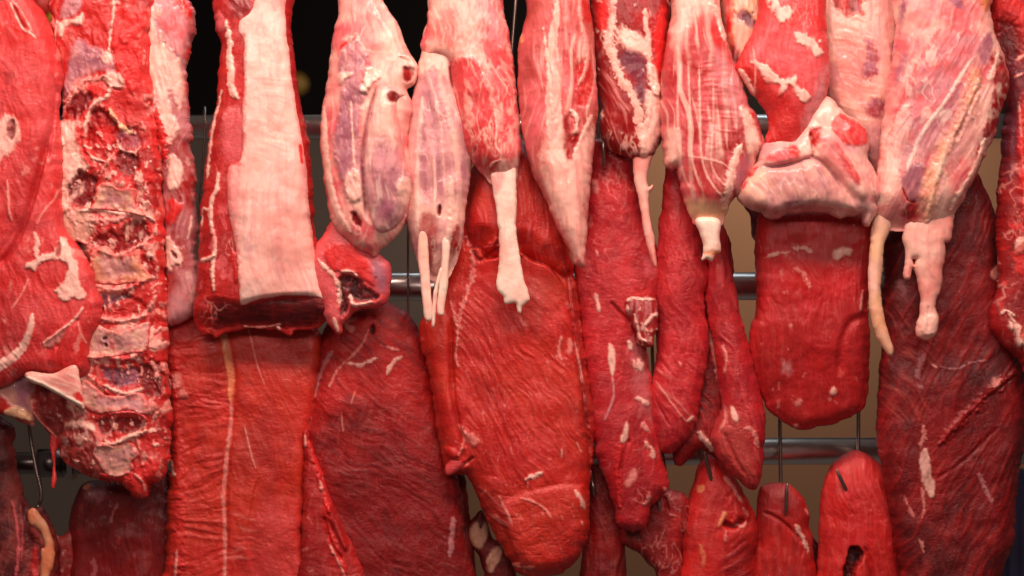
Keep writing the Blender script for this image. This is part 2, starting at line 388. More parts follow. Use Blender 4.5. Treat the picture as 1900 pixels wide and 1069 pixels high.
def put(name, me, label=None, cat=None, group=None, kind=None, parent=None, loc=(0, 0, 0)):
    o = bpy.data.objects.new(name, me); C.objects.link(o); o.location = loc
    if parent is not None: o.parent = parent
    if label: o['label'] = label
    if cat: o['category'] = cat
    if group: o['group'] = group
    if kind: o['kind'] = kind
    return o
def tube_mesh(name, P, r, mat, seg=14, cap=True):
    from mathutils import Vector
    P = [Vector(p) for p in P]; rs = r if isinstance(r, (list, tuple)) else [r] * len(P)
    V = []; F = []; up = Vector((0, 1, 0.13)).normalized()
    for i, p in enumerate(P):
        t = (P[min(i + 1, len(P) - 1)] - P[max(i - 1, 0)]).normalized(); a = t.cross(up)
        if a.length < 1e-3: a = t.cross(Vector((1, 0, 0)))
        a.normalize(); b = t.cross(a).normalized()
        for k in range(seg):
            q = p + (a * cos(2 * pi * k / seg) + b * sin(2 * pi * k / seg)) * rs[i]; V.append(q[:])
    for i in range(len(P) - 1):
        for k in range(seg):
            F.append((i * seg + k, i * seg + (k + 1) % seg, (i + 1) * seg + (k + 1) % seg, (i + 1) * seg + k))
    F.append(tuple(range(seg))[::-1]); F.append(tuple(range((len(P) - 1) * seg, len(P) * seg)))
    me = bpy.data.meshes.new(name); me.from_pydata(V, [], F); me.materials.append(mat); me.shade_smooth(); me.update(); return me
WX = lambda px: (px - 950) * U
WZ = lambda py: (534.5 - py) * U
TAN = plain('tan_wall_paint', (.17, .092, .058), .75, noise=.12, scale=1.2)
GREY = plain('grey_brown_wall_paint', (.115, .09, .078), .75, noise=.15, scale=1.2)
BLACK = plain('black_unlit_interior', (.006, .005, .005), .9)  # darkness of the unlit interior put into a flat black
for _m in (TAN, GREY, BLACK): _m.node_tree.nodes['Principled BSDF'].inputs['Specular IOR Level'].default_value = .05
STEEL = plain('polished_stainless_steel', (.80, .72, .68), .30, 1, noise=.05, scale=60)
STEEL.node_tree.nodes['Principled BSDF'].inputs['Coat Weight'].default_value = .3
STEEL.node_tree.nodes['Principled BSDF'].inputs['Coat Roughness'].default_value = .08
WIRE = plain('brown_tinted_steel_wire', (.40, .31, .27), .28, 1, noise=.1, scale=80)
# back wall of the shop, four metres behind the rails
put('back_wall', box_mesh('back_wall', -.15, 5, 4.0, 4.1, -2.5, .545, TAN), kind='structure')
put('side_wall', box_mesh('side_wall', -5, -.153, 3.95, 4.1, -2.5, .545, GREY), kind='structure')
put('upper_dark_panel', box_mesh('upper_dark_panel', -5, 5, 3.9, 4.1, .55, 3, BLACK), kind='structure')  # black sheet standing in for the dark opening above

# rails: polished tubes, slightly behind the meat
def rail(pxa, pya, pxb, pyb, r, y, label):
    k = (D + y * U) / D
    put('steel_rail', tube_mesh('steel_rail', [((WX(pxa)) * k, y * U, WZ(pya) * k), ((WX(pxb)) * k, y * U, WZ(pyb) * k)], r * U * k, STEEL, 48),
        label, 'rail', 'steel rails of the hanging rack')
rail(-120, 237, 2020, 234, 23, 92, 'uppermost polished steel rail, crossing behind the top row of shanks')
rail(-120, 534, 2020, 530, 26, 92, 'middle polished steel rail, seen just left of the square red block')
rail(170, 840, 2020, 836, 25, 92, 'lowest long steel rail, behind the small cuts at the lower right')
# lower left: darker pipe end with a collar and an upright plate
ke = bpy.data.objects.new('pipe_end', None); C.objects.link(ke); ke.location = (WX(60), .13, WZ(868))
ke['label'] = 'dark steel pipe with a wide collar and clamp plate at lower left'; ke['category'] = 'pipe'
DK = plain('dull_dark_steel', (.22, .19, .18), .3, 1, noise=.2, scale=30)
put('pipe', tube_mesh('pipe', [(-.2, 0, .0), (.125, 0, 0)], .021, DK, 32), parent=ke)
put('collar', tube_mesh('collar', [(-.012, 0, 0), (.037, 0, 0)], .027, DK, 32), parent=ke)
put('clamp_plate', box_mesh('clamp_plate', .048, .058, -.035, .03, -.030, .026, DK), parent=ke)

def spline(P, n=8):
    return smooth(np.array(P, float), False, n)
def hook(pp, r, label, y0=60):
    """pp: list of (px, py, y) points"""
    Q = []
    for px, py, y in pp:
        k = (D + y * U) / D; Q.append((WX(px) * k, y * U, WZ(py) * k))
    Q = spline(Q, 7); n = len(Q)
    rs = [r * U * (1 if i < n - 5 else .45 + .55 * (n - 1 - i) / 4) for i in range(n)]
    o = np.array(Q[0]); me = tube_mesh('meat_hook', [tuple(q - o) for q in Q], rs, WIRE, 12)
    return put('meat_hook', me, label, 'hook', 'thin steel meat hooks', loc=tuple(o))
def rail_loop(px, pr, y=62, r=30):
    """the crook that sits over the rail at height pr (photo y of the rail centre)"""
    return [(px - 4, pr + 20, 92 + r), (px - 2, pr - 18, 92 + r - 6), (px, pr - r - 3, 92), (px, pr - 20, y), (px, pr + 15, y - 2)]
hook([(962, -90, -20), (957, 0, -22), (950, 90, -24), (945, 170, -26), (948, 225, -30), (956, 262, -32), (962, 290, -45), (966, 300, -75), (966, 285, -100)], 3.4, 'long thin hook along the right side of the double lobed shank')
hook([(1104, -90, -10), (1106, 0, -12), (1108, 130, -16), (1110, 230, -20), (1114, 285, -24), (1120, 312, -40), (1121, 308, -80), (1120, 285, -92), (1119, 262, -94)], 3.2, 'hook whose point shows at the top of the narrow red strip')
hook(rail_loop(1209, 532) + [(1210, 640, 62), (1214, 720, 58), (1226, 820, 52), (1235, 880, 46), (1238, 930, 40), (1232, 955, 20), (1224, 950, -5), (1222, 930, -12)], 3.2, 'hook wire right of the narrow red strip, holding the small triangular cut')
hook(rail_loop(1300, 532) + [(1298, 650, 62), (1296, 780, 62), (1306, 880, 60), (1316, 905, 40), (1322, 908, 10), (1320, 890, -8), (1313, 862, -16), (1307, 838, -22)], 3.6, 'slanting hook point in the small pointed cut below the folded strip')
hook(rail_loop(1446, 532) + [(1446, 640, 62), (1447, 780, 60), (1449, 903, 58), (1452, 960, 50), (1457, 972, 20), (1458, 950, -12), (1459, 925, -18), (1461, 897, -20)], 3.6, 'long vertical hook in front of the lower rail, holding the smooth small cut')
hook(rail_loop(1594, 532) + [(1594, 640, 62), (1593, 770, 60), (1592, 845, 58), (1588, 915, 50), (1580, 935, 20), (1571, 912, -16), (1562, 893, -26), (1552, 871, -28)], 3.6, 'vertical hook with its slanting point in the rounded cut at lower right')
hook([(44, 700, 40), (50, 760, 38), (58, 820, 34), (67, 870, 30), (75, 905, 28), (76, 925, 28), (70, 942, 28), (64, 955, 10), (60, 960, -12)], 4.2, 'brown steel hook crossing the dark pipe at the lower left corner')
hook([(1088, 780, 62), (1087, 830, 60), (1092, 862, 30), (1096, 880, 5), (1101, 905, -6), (1105, 925, 6)], 3.4, 'short dark hook point beside the right edge of the largest slab')
hook(rail_loop(757, 232) + [(757, 400, 62), (757, 520, 60), (757, 640, 58), (752, 700, 40)], 2.2, 'thin pinkish wire hanging in the gap between the first two pale shanks')
hook(rail_loop(380, 232) + [(374, 330, 62), (368, 400, 60), (360, 480, 58), (356, 600, 50)], 2.2, 'thin pinkish wire between the spine piece and the fat topped loin')
# ------------------------------------------------------------------ far left: shoulder slab
A = Flesh("-70,-60 30,-62 58,2 82,34 95,75 105,110 109,150 103,180 104,230 109,300 108,360 113,420 138,458 163,498 172,530 184,568 178,604 166,628 160,642 158,690 122,700 60,690 30,700 -10,720 -70,730",
    -118, 42, 'Rq', [
    ('groove', "96,235 80,300 62,370 44,425 22,468 -10,500", 9, 15),
    ('groove', "104,150 98,240 90,300", 6, 5),
    ('lobe', "-60,-40 60,-20 95,80 98,180 88,280 60,360 30,430 -60,470", 10, 50),
    ('patch', 'e', "40,300 85,260 70,330 50,400 30,410 20,350", 18, 10, 0, .55),
    ('fib', 78, 7, 7, 'P', .25, .8), ('fib', 70, 4, 9, 'r', .5, .8), ('crinkle', 10, 9, .9),
    ('patch', 'F', "2,225 20,215 42,228 38,262 25,285 8,300 -2,330 -20,340 -20,240", 3, 5, 2, .9),
    ('patch', 'd', "21,228 31,224 33,242 28,262 20,258 17,240", 2, 1.5, -5),
    ('stroke', 'f', "19,335 21,365 23,395 27,410", 4, 1, 1.5), ('stroke', 'f', "108,352 100,372 82,395 72,415", 3, 1, 1),
    ('stroke', 'F', "24,8 34,30 44,52 58,62 72,74", 3, 1.5, 1), ('stroke', 'f', "28,4 40,20 52,40 62,58", 4, 2, 1), ('groove', "28,12 40,38 50,56", 4, 5, 'd'),
    ('patch', 'r', "34,14 46,30 60,55 54,58 42,42 32,24", 2, 2),
    ('patch', 'F', "116,440 128,448 144,490 154,528 163,548 152,558 140,553 122,556 104,540 128,508 126,490 92,482 66,500 52,492 78,476 102,468 110,450", 1.5, 4, 3),
    ('patch', 'b', "111,448 116,462 113,476 106,478 107,462", 1.5, 1, -5),
    ('stroke', 'F', "66,430 72,445 70,480", 9, 3, 2), ('stroke', 'f', "55,520 44,545 26,572", 3, 1, 1),
    ('stroke', 'F', "63,582 62,605 50,636 28,662 4,676 -30,690", 9, 2, 3, 1, 22), ('stroke', 'F', "156,570 142,592 118,612 84,636", 5, 1.5, 4),
    ('patch', 'f', "84,636 118,610 130,604 112,634 92,645", 2, 2, 3),
    ('groove', "148,590 120,618 108,650", 6, 6), ('lobe', "140,592 158,640 158,690 112,690 92,668 110,640", 7, 14),
    ('stroke', 'f', "147,594 152,618 160,636", 2.5, 1, 1.5), ('blot', 'f', 20, .42, .5), ('blot', 'd', 60, .42, .45)],
    R=34, seed=3, edge=2)
A2 = Flesh("48,696 60,690 100,694 140,676 148,700 158,755 146,752 110,732 80,716 58,708", -150, 12, 'fF', [('fib', 30, 6, 6, 'w', .4, .6),
    ('patch', 'R', "136,728 150,728 156,744 142,742", 2, 3), ('stroke', 'w', "54,700 90,716 130,738 154,750", 9, 1, 3)], R=10, seed=4, edge=.6)
A3 = Flesh("-70,700 -10,690 30,690 60,700 62,720 50,745 58,790 40,788 12,776 -20,770 -70,775", -100, 16, 'gu', [
    ('patch', 'u', "22,690 60,700 50,740 38,770 24,740", 6, 4), ('patch', 'r', "-70,730 0,738 20,758 50,776 58,788 20,786 -10,775 -70,770", 3, 4, 3), ('patch', 'y', "4,762 30,756 52,772 54,784 30,778 8,774", 2, 2, 4)], R=16, seed=5)
add_thing('shoulder_slab', 'bright red shoulder slab with white fat streaks at the far left edge', 'meat cut', SH,
    [('muscle', A, MEAT), ('cartilage', A2, BONE, 'pale wedge of cartilage at the lower end'), ('membrane_flap', A3, SINEW)])

# ------------------------------------------------------------------ spine piece
Bm = Flesh("100,-62 96,40 100,90 112,150 118,220 108,232 104,300 100,420 90,560 66,690 56,724 54,752 66,775 86,795 100,812 104,826 112,830 118,850 140,872 168,884 198,892 224,896 236,912 252,922 266,916 272,900 290,892 302,866 312,830 308,700 306,600 300,480 296,360 290,240 280,140 276,60 276,-62",
    -84, 40, 'Rr', [
    ('fib', 80, 8, 3, 'f', .35, 1.6), ('blot', 'd', 26, .25, .5, None, .15, -1.5), ('blot', 'f', 15, .22, .7, None, .12, 2.2), ('crinkle', 20, 12, 2.5),
    ('patch', 'r', "152,12 200,10 206,60 202,110 170,90 145,70 120,60 112,160 120,190 106,120 118,70 150,50", 3, 3, 1),
    ('patch', 'um', "114,22 130,-20 152,-20 150,18 136,32 114,36", 3, 3, 1.5),
    ('patch', 'F', "110,42 122,38 138,38 155,26 156,48 140,46 124,54 116,72 108,58", 2, 3, 4), ('stroke', 'F', "107,40 102,75 103,110 112,150 118,200", 4, 1, 2),
    ('stroke', 'F', "213,-5 212,30 208,60 204,94", 7, 2, 3, 1, 3), ('patch', 'um', "140,82 152,72 166,86 196,92 214,118 214,142 190,132 166,140 140,152 124,182 118,172 128,120", 3, 3, 2),
    ('blot', 'f', 9, .35, .55, "140,82 152,72 166,86 196,92 214,118 214,142 190,132 166,140 140,152 124,182 118,172 128,120"),
    ('patch', 'R', "214,20 255,20 258,60 262,140 248,170 222,140 216,100 210,80", 3, 5, 3), ('patch', 'F', "186,104 206,96 212,112 196,120", 2, 4, 2),
    ('patch', 'F', "196,138 214,134 234,150 226,164 208,162 196,152", 2, 3, 6),
    ('stroke', 'f', "116,214 124,194 140,174 156,152 176,148 196,144", 10, 5, 5), ('patch', 'd', "135,185 160,172 176,178 166,200 140,222 128,212", 3, 5, -5),
    ('patch', 'R', "160,160 190,158 200,172 186,186 170,176", 3, 5, 4),
    ('stroke', 'F', "208,162 200,182 182,190 172,204 164,226 158,250 160,272 174,292 196,300", 8, 2.5, 5),
    ('patch', 'e', "176,202 190,200 206,214 222,240 218,278 200,294 176,286 164,262 170,222", 3, 4, -12), ('patch', 'R', "184,230 214,236 218,262 196,280 180,262", 5, 8, 2),
    ('patch', 'r', "216,170 246,178 262,214 256,236 228,228 212,200", 3, 4, 0), ('patch', 'eu', "228,238 254,240 262,262 250,280 226,272 218,252", 3, 4, -6),
    ('stroke', 'y', "206,205 216,222 232,240 246,248", 8, 3, 4), ('stroke', 'F', "220,262 228,278 246,284 262,272", 5, 3, 3), ('patch', 'd', "222,284 248,286 262,296 252,326 232,330 216,314", 3, 4, -8),
    ('blot', 'F', 12, .2, .6, "190,286 290,300 296,340 200,345 180,310", .1, 2),
    ('patch', 'F', "106,228 136,226 158,234 150,262 166,300 178,308 160,322 140,352 132,384 118,400 104,400 104,300", 3, 4, 4),
    ('fib', 70, 8, 5, 'g', .7, 1.6, "106,228 136,226 158,234 150,262 166,300 160,322 140,352 132,384 118,400 104,400"), ('patch', 'R', "140,240 158,236 172,290 184,320 160,300", 3, 4, 1),
    ('patch', 'd', "150,316 168,324 184,332 182,352 176,376 162,386 136,378 126,356 142,330", 2, 3, -9),
    ('patch', 'g', "104,400 130,390 170,392 180,420 160,450 120,440 104,430", 3, 4, 2), ('patch', 'rd', "256,346 290,344 296,396 270,396 252,370", 3, 4, -3),
    ('stroke', 'F', "150,392 186,388 220,396 252,396 276,402 288,410", 7, 2, 5), ('stroke', 'f', "164,408 210,410 246,400", 9, 4, 4),
    ('patch', 'ed', "168,452 204,430 222,432 236,416 262,408 274,424 278,446 250,458 222,472 196,466 176,460", 2, 4, -7), ('stroke', 'g', "238,414 236,448", 7, 2, 4),
    ('stroke', 'f', "146,446 176,456 206,472 236,468 262,454 284,438", 6, 3, 4), ('patch', 'k', "146,448 164,462 168,500 156,506 146,470", 2, 3, -9), ('patch', 'e', "262,478 280,478 296,520 286,526 270,502", 3, 3, -4),
    ('stroke', 'q', "170,524 206,536 246,532 282,514", 9, 3, 5), ('patch', 'Uu', "180,544 220,546 250,552 206,566 190,584 178,566", 2, 3, -8), ('patch', 'r', "206,572 240,552 270,560 276,578 240,588 200,588", 3, 4, -4),
    ('stroke', 'f', "176,582 200,592 240,594 266,586 282,566 290,550", 9, 2, 6), ('stroke', 'f', "200,534 204,556 206,578", 4, 1.5, 4),
    ('patch', 'd', "148,650 166,668 156,700 144,690", 3, 3, -6), ('stroke', 'q', "150,654 176,664 206,662 240,664 268,654", 12, 4, 7), ('blot', 'F', 9, .1, .6, "176,662 206,656 262,656 262,672 220,684 190,678", .1, 2),
    ('patch', 'Uu', "190,682 214,684 250,684 262,700 240,716 210,712", 3, 4, -6), ('patch', 'd', "262,680 296,670 300,730 276,736 262,710", 3, 4, -5), ('stroke', 'f', "264,680 262,698", 5, 1.5, 3), ('stroke', 'f', "282,670 292,690 288,700", 9, 3, 4),
    ('stroke', 'R', "168,696 186,710 202,728", 8, 3, 5), ('stroke', 'F', "198,716 216,724 240,730 264,722", 8, 2.5, 6), ('stroke', 'q', "206,766 240,764 262,768 274,780", 7, 2.5, 6), ('patch', 'd', "182,780 204,774 212,786 210,804 190,806", 2, 3, -6), ('patch', 'd', "216,776 250,774 270,784 260,800 232,804 218,796", 2, 3, -6),
    ('stroke', 'f', "212,772 214,790 206,802", 5, 1.5, 5),
    ('stroke', 'F', "184,826 200,824 222,820 244,810 276,798", 10, 3, 9), ('blot', 'F', 8, .1, .7, "184,816 230,800 250,812 220,828 190,832", .1, 2),
    ('patch', 'bd', "66,724 100,712 140,740 156,770 130,800 104,812 90,796 70,772 60,748", 3, 3, -4), ('stroke', 'f', "60,724 56,748 68,776 92,800 104,812", 4, 1, 3),
    ('lobe', "118,790 150,782 180,796 194,830 192,880 150,872 124,844 112,820", 9, 24), ('patch', 'db', "118,796 150,788 178,800 190,836 190,876 150,868 124,840 116,820", 4, 3, 0), ('blot', 'F', 9, .38, .75, "104,300 300,290 306,900 190,890 104,780", .1, 2), ('blot', 'F', 20, .2, .5, "104,380 300,380 306,860 190,870 104,780", .2, 1), ('blot', 'D', 11, .58, .5, "104,200 300,200 306,900 190,890 104,780", .1, -3), ('web', 'f', 22, .03, .4, "118,796 190,800 190,880 130,860"),
    ('patch', 'F', "122,788 150,778 176,786 180,800 150,792", 3, 4, 2),
    ('patch', 'R', "190,880 230,880 262,860 290,850 296,880 262,918 240,916 220,896", 3, 5, 4), ('stroke', 'f', "250,878 266,892 270,912", 5, 2, 3)],
    R=26, seed=8, edge=3.5, rough=1.8)
parts = [('muscle', Bm, MEAT)]
for q, c, sd in (("183,346 204,338 222,350 246,348 256,356 254,380 274,402 236,396 200,390 166,388 178,378 180,360", 'gb', 1),
                 ("170,470 196,456 216,472 238,472 262,462 264,488 284,520 240,526 200,528 168,520 174,496", 'gO', 2),
                 ("156,610 178,598 206,612 236,612 276,596 280,612 274,650 240,656 206,662 170,666 150,654", 'gm', 3),
                 ("154,706 176,712 198,732 222,734 262,728 276,746 280,768 240,760 206,764 184,766 156,752", 'gm', 4),
                 ("180,832 190,820 214,826 236,820 250,824 260,842 248,856 250,870 236,880 214,884 196,876 186,856 176,842", 'gm', 5)):
    qq = pts(q); cq = qq.mean(0); inn = ' '.join('%.0f,%.0f' % tuple(v) for v in cq + (qq - cq) * .55)
    f = Flesh(q, -84, 4, c, [('fib', 10, 7, 3, 'y', .5, .6), ('patch', 'um', inn, 5, 5, -1.5, .75), ('fib', 80, 5, 3, 'g', .4, .5), ('stroke', 'qf', q + ' ' + q.split(' ')[0], 11, 6, 2.0, .9), ('blot', 'q', 10, .35, .6, None, .15)] +
        ([('patch', 'k', "194,626 201,624 202,630 195,631", 1, .5, -3), ('patch', 'k', "197,636 203,637 203,644 198,643", 1, .5, -3)] if sd == 3 else []), R=9, seed=20 + sd, on=Bm, edge=1.2, step=2.2)
    parts.append(('vertebra', f, BONE))
Bs = Flesh("250,-62 256,20 262,60 258,120 268,200 284,260 296,330 300,420 304,520 306,600 340,590 362,560 364,520 356,470 362,420 354,380 356,310 346,280 348,250 342,190 338,130 344,100 356,22 338,-10 330,-62",
    -66, 36, 'em', [
    ('fib', 86, 6, 8, 'm', .6, 1.2), ('patch', 'mP', "285,10 330,10 345,25 344,90 330,105 300,70", 5, 4, 2), ('patch', 'R', "318,-30 345,-5 356,22 350,32 330,8", 3, 4, 2),
    ('patch', 'F', "262,30 290,10 300,30 288,44 300,70 330,110 340,180 330,200 316,170 318,210 330,240 310,270 296,240 284,190 272,130 262,90", 4, 6, 3), ('fib', 80, 7, 5, 'm', .6, 1.5, "262,60 330,80 340,200 320,250 280,180"),
    ('stroke', 'm', "255,80 262,110 272,150", 9, 2, 3), ('stroke', 'R', "262,150 276,190 292,230 300,270 306,300", 18, 6, 5), ('patch', 'F', "316,285 334,300 338,320 330,346 316,352 306,330", 3, 4, 3),
    ('patch', 'R', "310,368 330,372 340,380 330,400 316,420 308,410", 3, 5, 2), ('stroke', 'F', "354,400 352,420 346,444", 4, 1, 2), ('patch', 'F', "306,440 322,452 336,470 340,490 334,500 322,488 312,505 304,480", 2, 4, 4), ('patch', 'd', "314,464 326,470 328,480 318,476", 1, 2, -4),
    ('patch', 'R', "340,100 344,180 350,250 356,300 364,300 356,100", 4, 5), ('blot', 'F', 20, .4, .5), ('web', 'f', 20, .05, .5)], R=26, seed=12, edge=3)
parts.append(('side_muscle', Bs, SINEW, 'purple side muscle with pale fat'))
Bd = Flesh("94,800 104,806 106,822 102,845 100,868 102,890 98,906 94,902 95,880 97,862 94,840 92,822", -96, 6, 'Rq', [], R=5, seed=13, edge=.8, step=1.6)
parts.append(('meat_shred', Bd, MEAT))
add_thing('spine_piece', 'ragged spine piece with pale vertebrae showing, second from the left in the top row', 'meat cut', SH, parts)

# ------------------------------------------------------------------ loin with its fat cap
Lm = Flesh("404,-62 401,40 412,80 406,140 400,200 390,250 382,310 374,400 369,480 366,540 360,575 363,604 380,620 392,614 398,624 420,614 450,607 480,606 520,612 536,620 545,611 570,610 592,600 608,578 602,548 586,480 578,400 573,320 566,262 550,180 541,110 534,40 532,-62",
    -95, 46, 'er', [
    ('level', "340,562 366,556 400,556 447,562 500,552 560,548 640,552 640,640 340,640", 30, 9), ('slope', 560, 610, 20),
    ('patch', 'kD', "372,562 447,565 500,556 560,552 604,556 606,582 580,604 500,604 440,602 400,612 376,600", 6, 3, 0, .9), ('fib', 3, 5, 9, 'd', .5, .9, "372,562 447,565 606,556 606,606 376,610"),  # near-black paints in the shade of the downturned cut face
    ('patch', 'r', "360,560 390,556 400,600 385,622 362,604", 4, 5, 2), ('stroke', 'f', "450,606 480,608 520,602", 3, 1, 2), ('stroke', 'F', "512,606 518,612", 5, 1, 3),
    ('patch', 'd', "425,-50 470,-50 470,10 446,34 430,24", 4, 4, 0), ('fib', 50, 5, 6, 'm', .6, .8, "425,-50 470,-50 470,10 446,34 430,24"), ('web', 'f', 20, .07, .8, "400,-60 450,-60 450,560 365,560"),
    ('patch', 'P', "404,20 416,30 424,52 412,60 400,46", 3, 4, 3), ('stroke', 'F', "420,40 428,80 426,106 430,136 432,166 442,182", 9, 3, 4, 1, 17), ('stroke', 'F', "412,170 402,206 394,240 388,290 384,330", 6, 2.5, 3),
    ('stroke', 'F', "406,320 404,352 394,372 392,410 400,452 396,500 398,540", 8, 2, 5), ('stroke', 'F', "400,474 386,480 372,484", 7, 1.5, 5), ('stroke', 'F', "386,390 376,388 374,420", 4, 2, 3),
    ('patch', 'P', "418,210 452,205 452,300 420,300 416,250", 6, 3, 0, .7), ('crinkle', 80, 7, 1.2, "400,0 452,0 452,550 370,550"), ('blot', 'P', 18, .15, .6, "372,400 445,400 448,560 368,560"), ('stroke', 'r', "434,470 440,500 442,520", 16, 3, 3)],
    R=30, seed=15, edge=2.4)
Lf = Flesh("474,-62 474,2 466,24 446,40 444,60 453,80 454,150 451,200 452,262 446,300 425,312 424,350 426,396 434,430 441,480 445,520 446,562 458,564 480,556 520,550 560,549 592,552 604,560 600,540 585,470 575,400 570,330 562,262 547,182 538,110 530,40 528,-62",
    -95, 7, 'Ll', [('fib', 88, 7, 14, 'f', .4, .35), ('stroke', 'q', '452,60 454,150 451,200 452,262 446,300 425,312 426,396 434,430 441,480 446,562', 12, 5, 0, .6), ('fib', 90, 9, 22, 'P', .28, .3, None, .2), ('blot', 'm', 30, .35, .3), ('blot', 'w', 26, .4, .5), ('crinkle', 4, 9, .7, '456,150 548,150 556,280 456,280'), ('stroke', 'P', '536,30 548,182 562,262 574,400 590,480', 8, 3, 0, .4), ('web', 'f', 26, .03, .5), ('fib', 10, 5, 6, 'w', .3, .25, "452,120 545,120 550,290 452,290"), ('patch', 'P', "500,-60 530,-60 534,20 520,24 505,10", 10, 8, 0, .5), ('patch', 'P', "424,312 448,306 450,400 440,440 426,396", 8, 6, 0, .55),
    ('patch', 'P', "548,250 562,270 572,350 562,360 555,300", 6, 4, 0, .35), ('patch', 'm', "508,450 524,440 530,520 512,530", 9, 6, 0, .5), ('patch', 'f', "500,300 560,340 566,520 520,500 500,400", 20, 10, 0, .4), ('blot', 'f', 34, .3, .35), ('crinkle', 85, 20, .3), ('stroke', 'R', "558,268 560,290 562,305", 6, 1, 0)], R=9, seed=16, on=Lm, edge=1.0, rough=.4)
add_thing('fat_capped_loin', 'long loin with a wide smooth pink fat cap and a dark cut face', 'meat cut', SH, [('muscle', Lm, MEAT), ('fat_cap', Lf, FATM)])

# ------------------------------------------------------------------ first shank
D1 = Flesh("634,-62 630,20 620,70 611,140 602,190 597,240 600,300 607,360 618,412 640,436 664,458 686,468 694,474 700,462 718,448 738,428 752,404 762,372 768,330 758,296 752,246 762,200 750,164 766,150 770,122 754,96 744,70 734,44 716,20 702,-10 700,-62",
    -120, 44, 'FP', [('fib', 88, 6, 10, 'f', .6, 1.2), ('fib', 86, 9, 9, 'P', .5, 1.2, "630,0 700,0 705,120 640,140"),
    ('patch', 'mu', "632,100 652,78 664,74 686,112 692,130 690,160 672,200 668,260 676,320 670,372 644,366 626,310 620,250 632,210 634,160 628,120", 3, 3, 5), ('patch', 'P', "686,112 692,140 686,170 672,150", 4, 3),
    ('patch', 'u', "640,170 664,160 660,240 644,330 630,290 634,200", 8, 5, 1, .8), ('stroke', 'F', "652,190 656,260 660,330", 4, 1.5, 1.5),
    ('stroke', 'R', "626,102 636,86 648,78 662,72", 5, 1.5, 2), ('stroke', 'F', "600,200 606,300 622,380 650,430", 13, 2, 3), ('patch', 'F', "626,140 650,136 654,142 640,150 634,160", 2, 2, 4),
    ('patch', 'w', "680,130 694,128 706,142 694,156 680,172 672,168 676,150", 2, 3, 6), ('patch', 'F', "640,330 668,318 674,360 690,420 672,400 648,372", 4, 3, 2), ('patch', 'd', "650,396 660,394 672,412 668,424 656,412", 2, 2, -6), ('patch', 'P', "672,420 700,420 690,440 676,436", 3, 3, 0),
    ('patch', 'Rd', "749,128 760,124 768,134 762,150 750,150", 2, 2, -6), ('stroke', 'F', "744,104 764,110 770,128", 7, 1, 5), ('groove', "700,160 686,210 674,280 676,350 682,410", 6, 9, 'u'), ('web', 'w', 30, .05, .5)], R=36, seed=30, edge=1.5)
D1b = Flesh("714,162 700,176 688,222 676,284 676,330 684,382 694,420 708,432 730,424 750,402 760,372 764,336 752,300 748,250 736,200 740,184 752,176 740,166", -120, 18, 'Fm', [
    ('patch', 'um', "690,270 720,260 748,290 762,330 756,372 736,412 712,420 694,400 680,340", 16, 8), ('patch', 'P', "726,200 742,200 758,260 758,320 744,300 736,250", 6, 4, 0, .7), ('fib', 84, 5, 9, 'w', .4, .9),
    ('patch', 'd', "718,176 732,172 744,182 740,192 722,190", 2, 2, -4), ('patch', 'F', "736,340 762,332 766,360 752,384 740,370", 4, 4, 3), ('patch', 'u', "706,370 740,380 726,412 706,404", 8, 5)], R=26, seed=31, on=D1, edge=1)
add_thing('beef_shank', 'pale shank with purple muscles and a red hole on its right edge', 'meat cut', SH, [('sinew_body', D1, SINEW), ('muscle', D1b, SINEW)])
D2 = Flesh("618,410 632,414 652,432 684,462 710,482 722,506 718,536 712,560 690,568 664,572 652,578 640,590 633,602 627,618 620,610 606,586 594,552 580,512 578,490 588,458 604,436",
    -102, 30, 'qP', [('patch', 'R', "606,462 630,452 656,458 684,486 698,512 694,534 680,520 664,508 640,506 612,496 602,478", 2, 3, 3), ('patch', 'kD', "630,516 652,512 668,522 690,540 704,552 676,560 654,556 644,576 632,590 630,560", 3, 3, -12),
    ('stroke', 'F', "590,480 604,496 622,516 630,536 630,566", 7, 2.5, 3), ('stroke', 'F', "634,504 654,504 664,514", 4, 1, 3), ('stroke', 'F', "620,590 627,616", 8, 1, 2), ('patch', 'u', "690,480 716,492 718,540 700,540 690,510", 8, 4), ('stroke', 'F', "650,548 658,566 690,560", 6, 2, 3), ('web', 'f', 18, .06, .7), ('crinkle', 30, 8, 1.2)], R=20, seed=33, edge=1.5)
add_thing('shank_trimming', 'small folded red and pink trimming hanging just right of the fat capped loin', 'meat cut', SH, [('muscle', D2, MEAT)][:1])

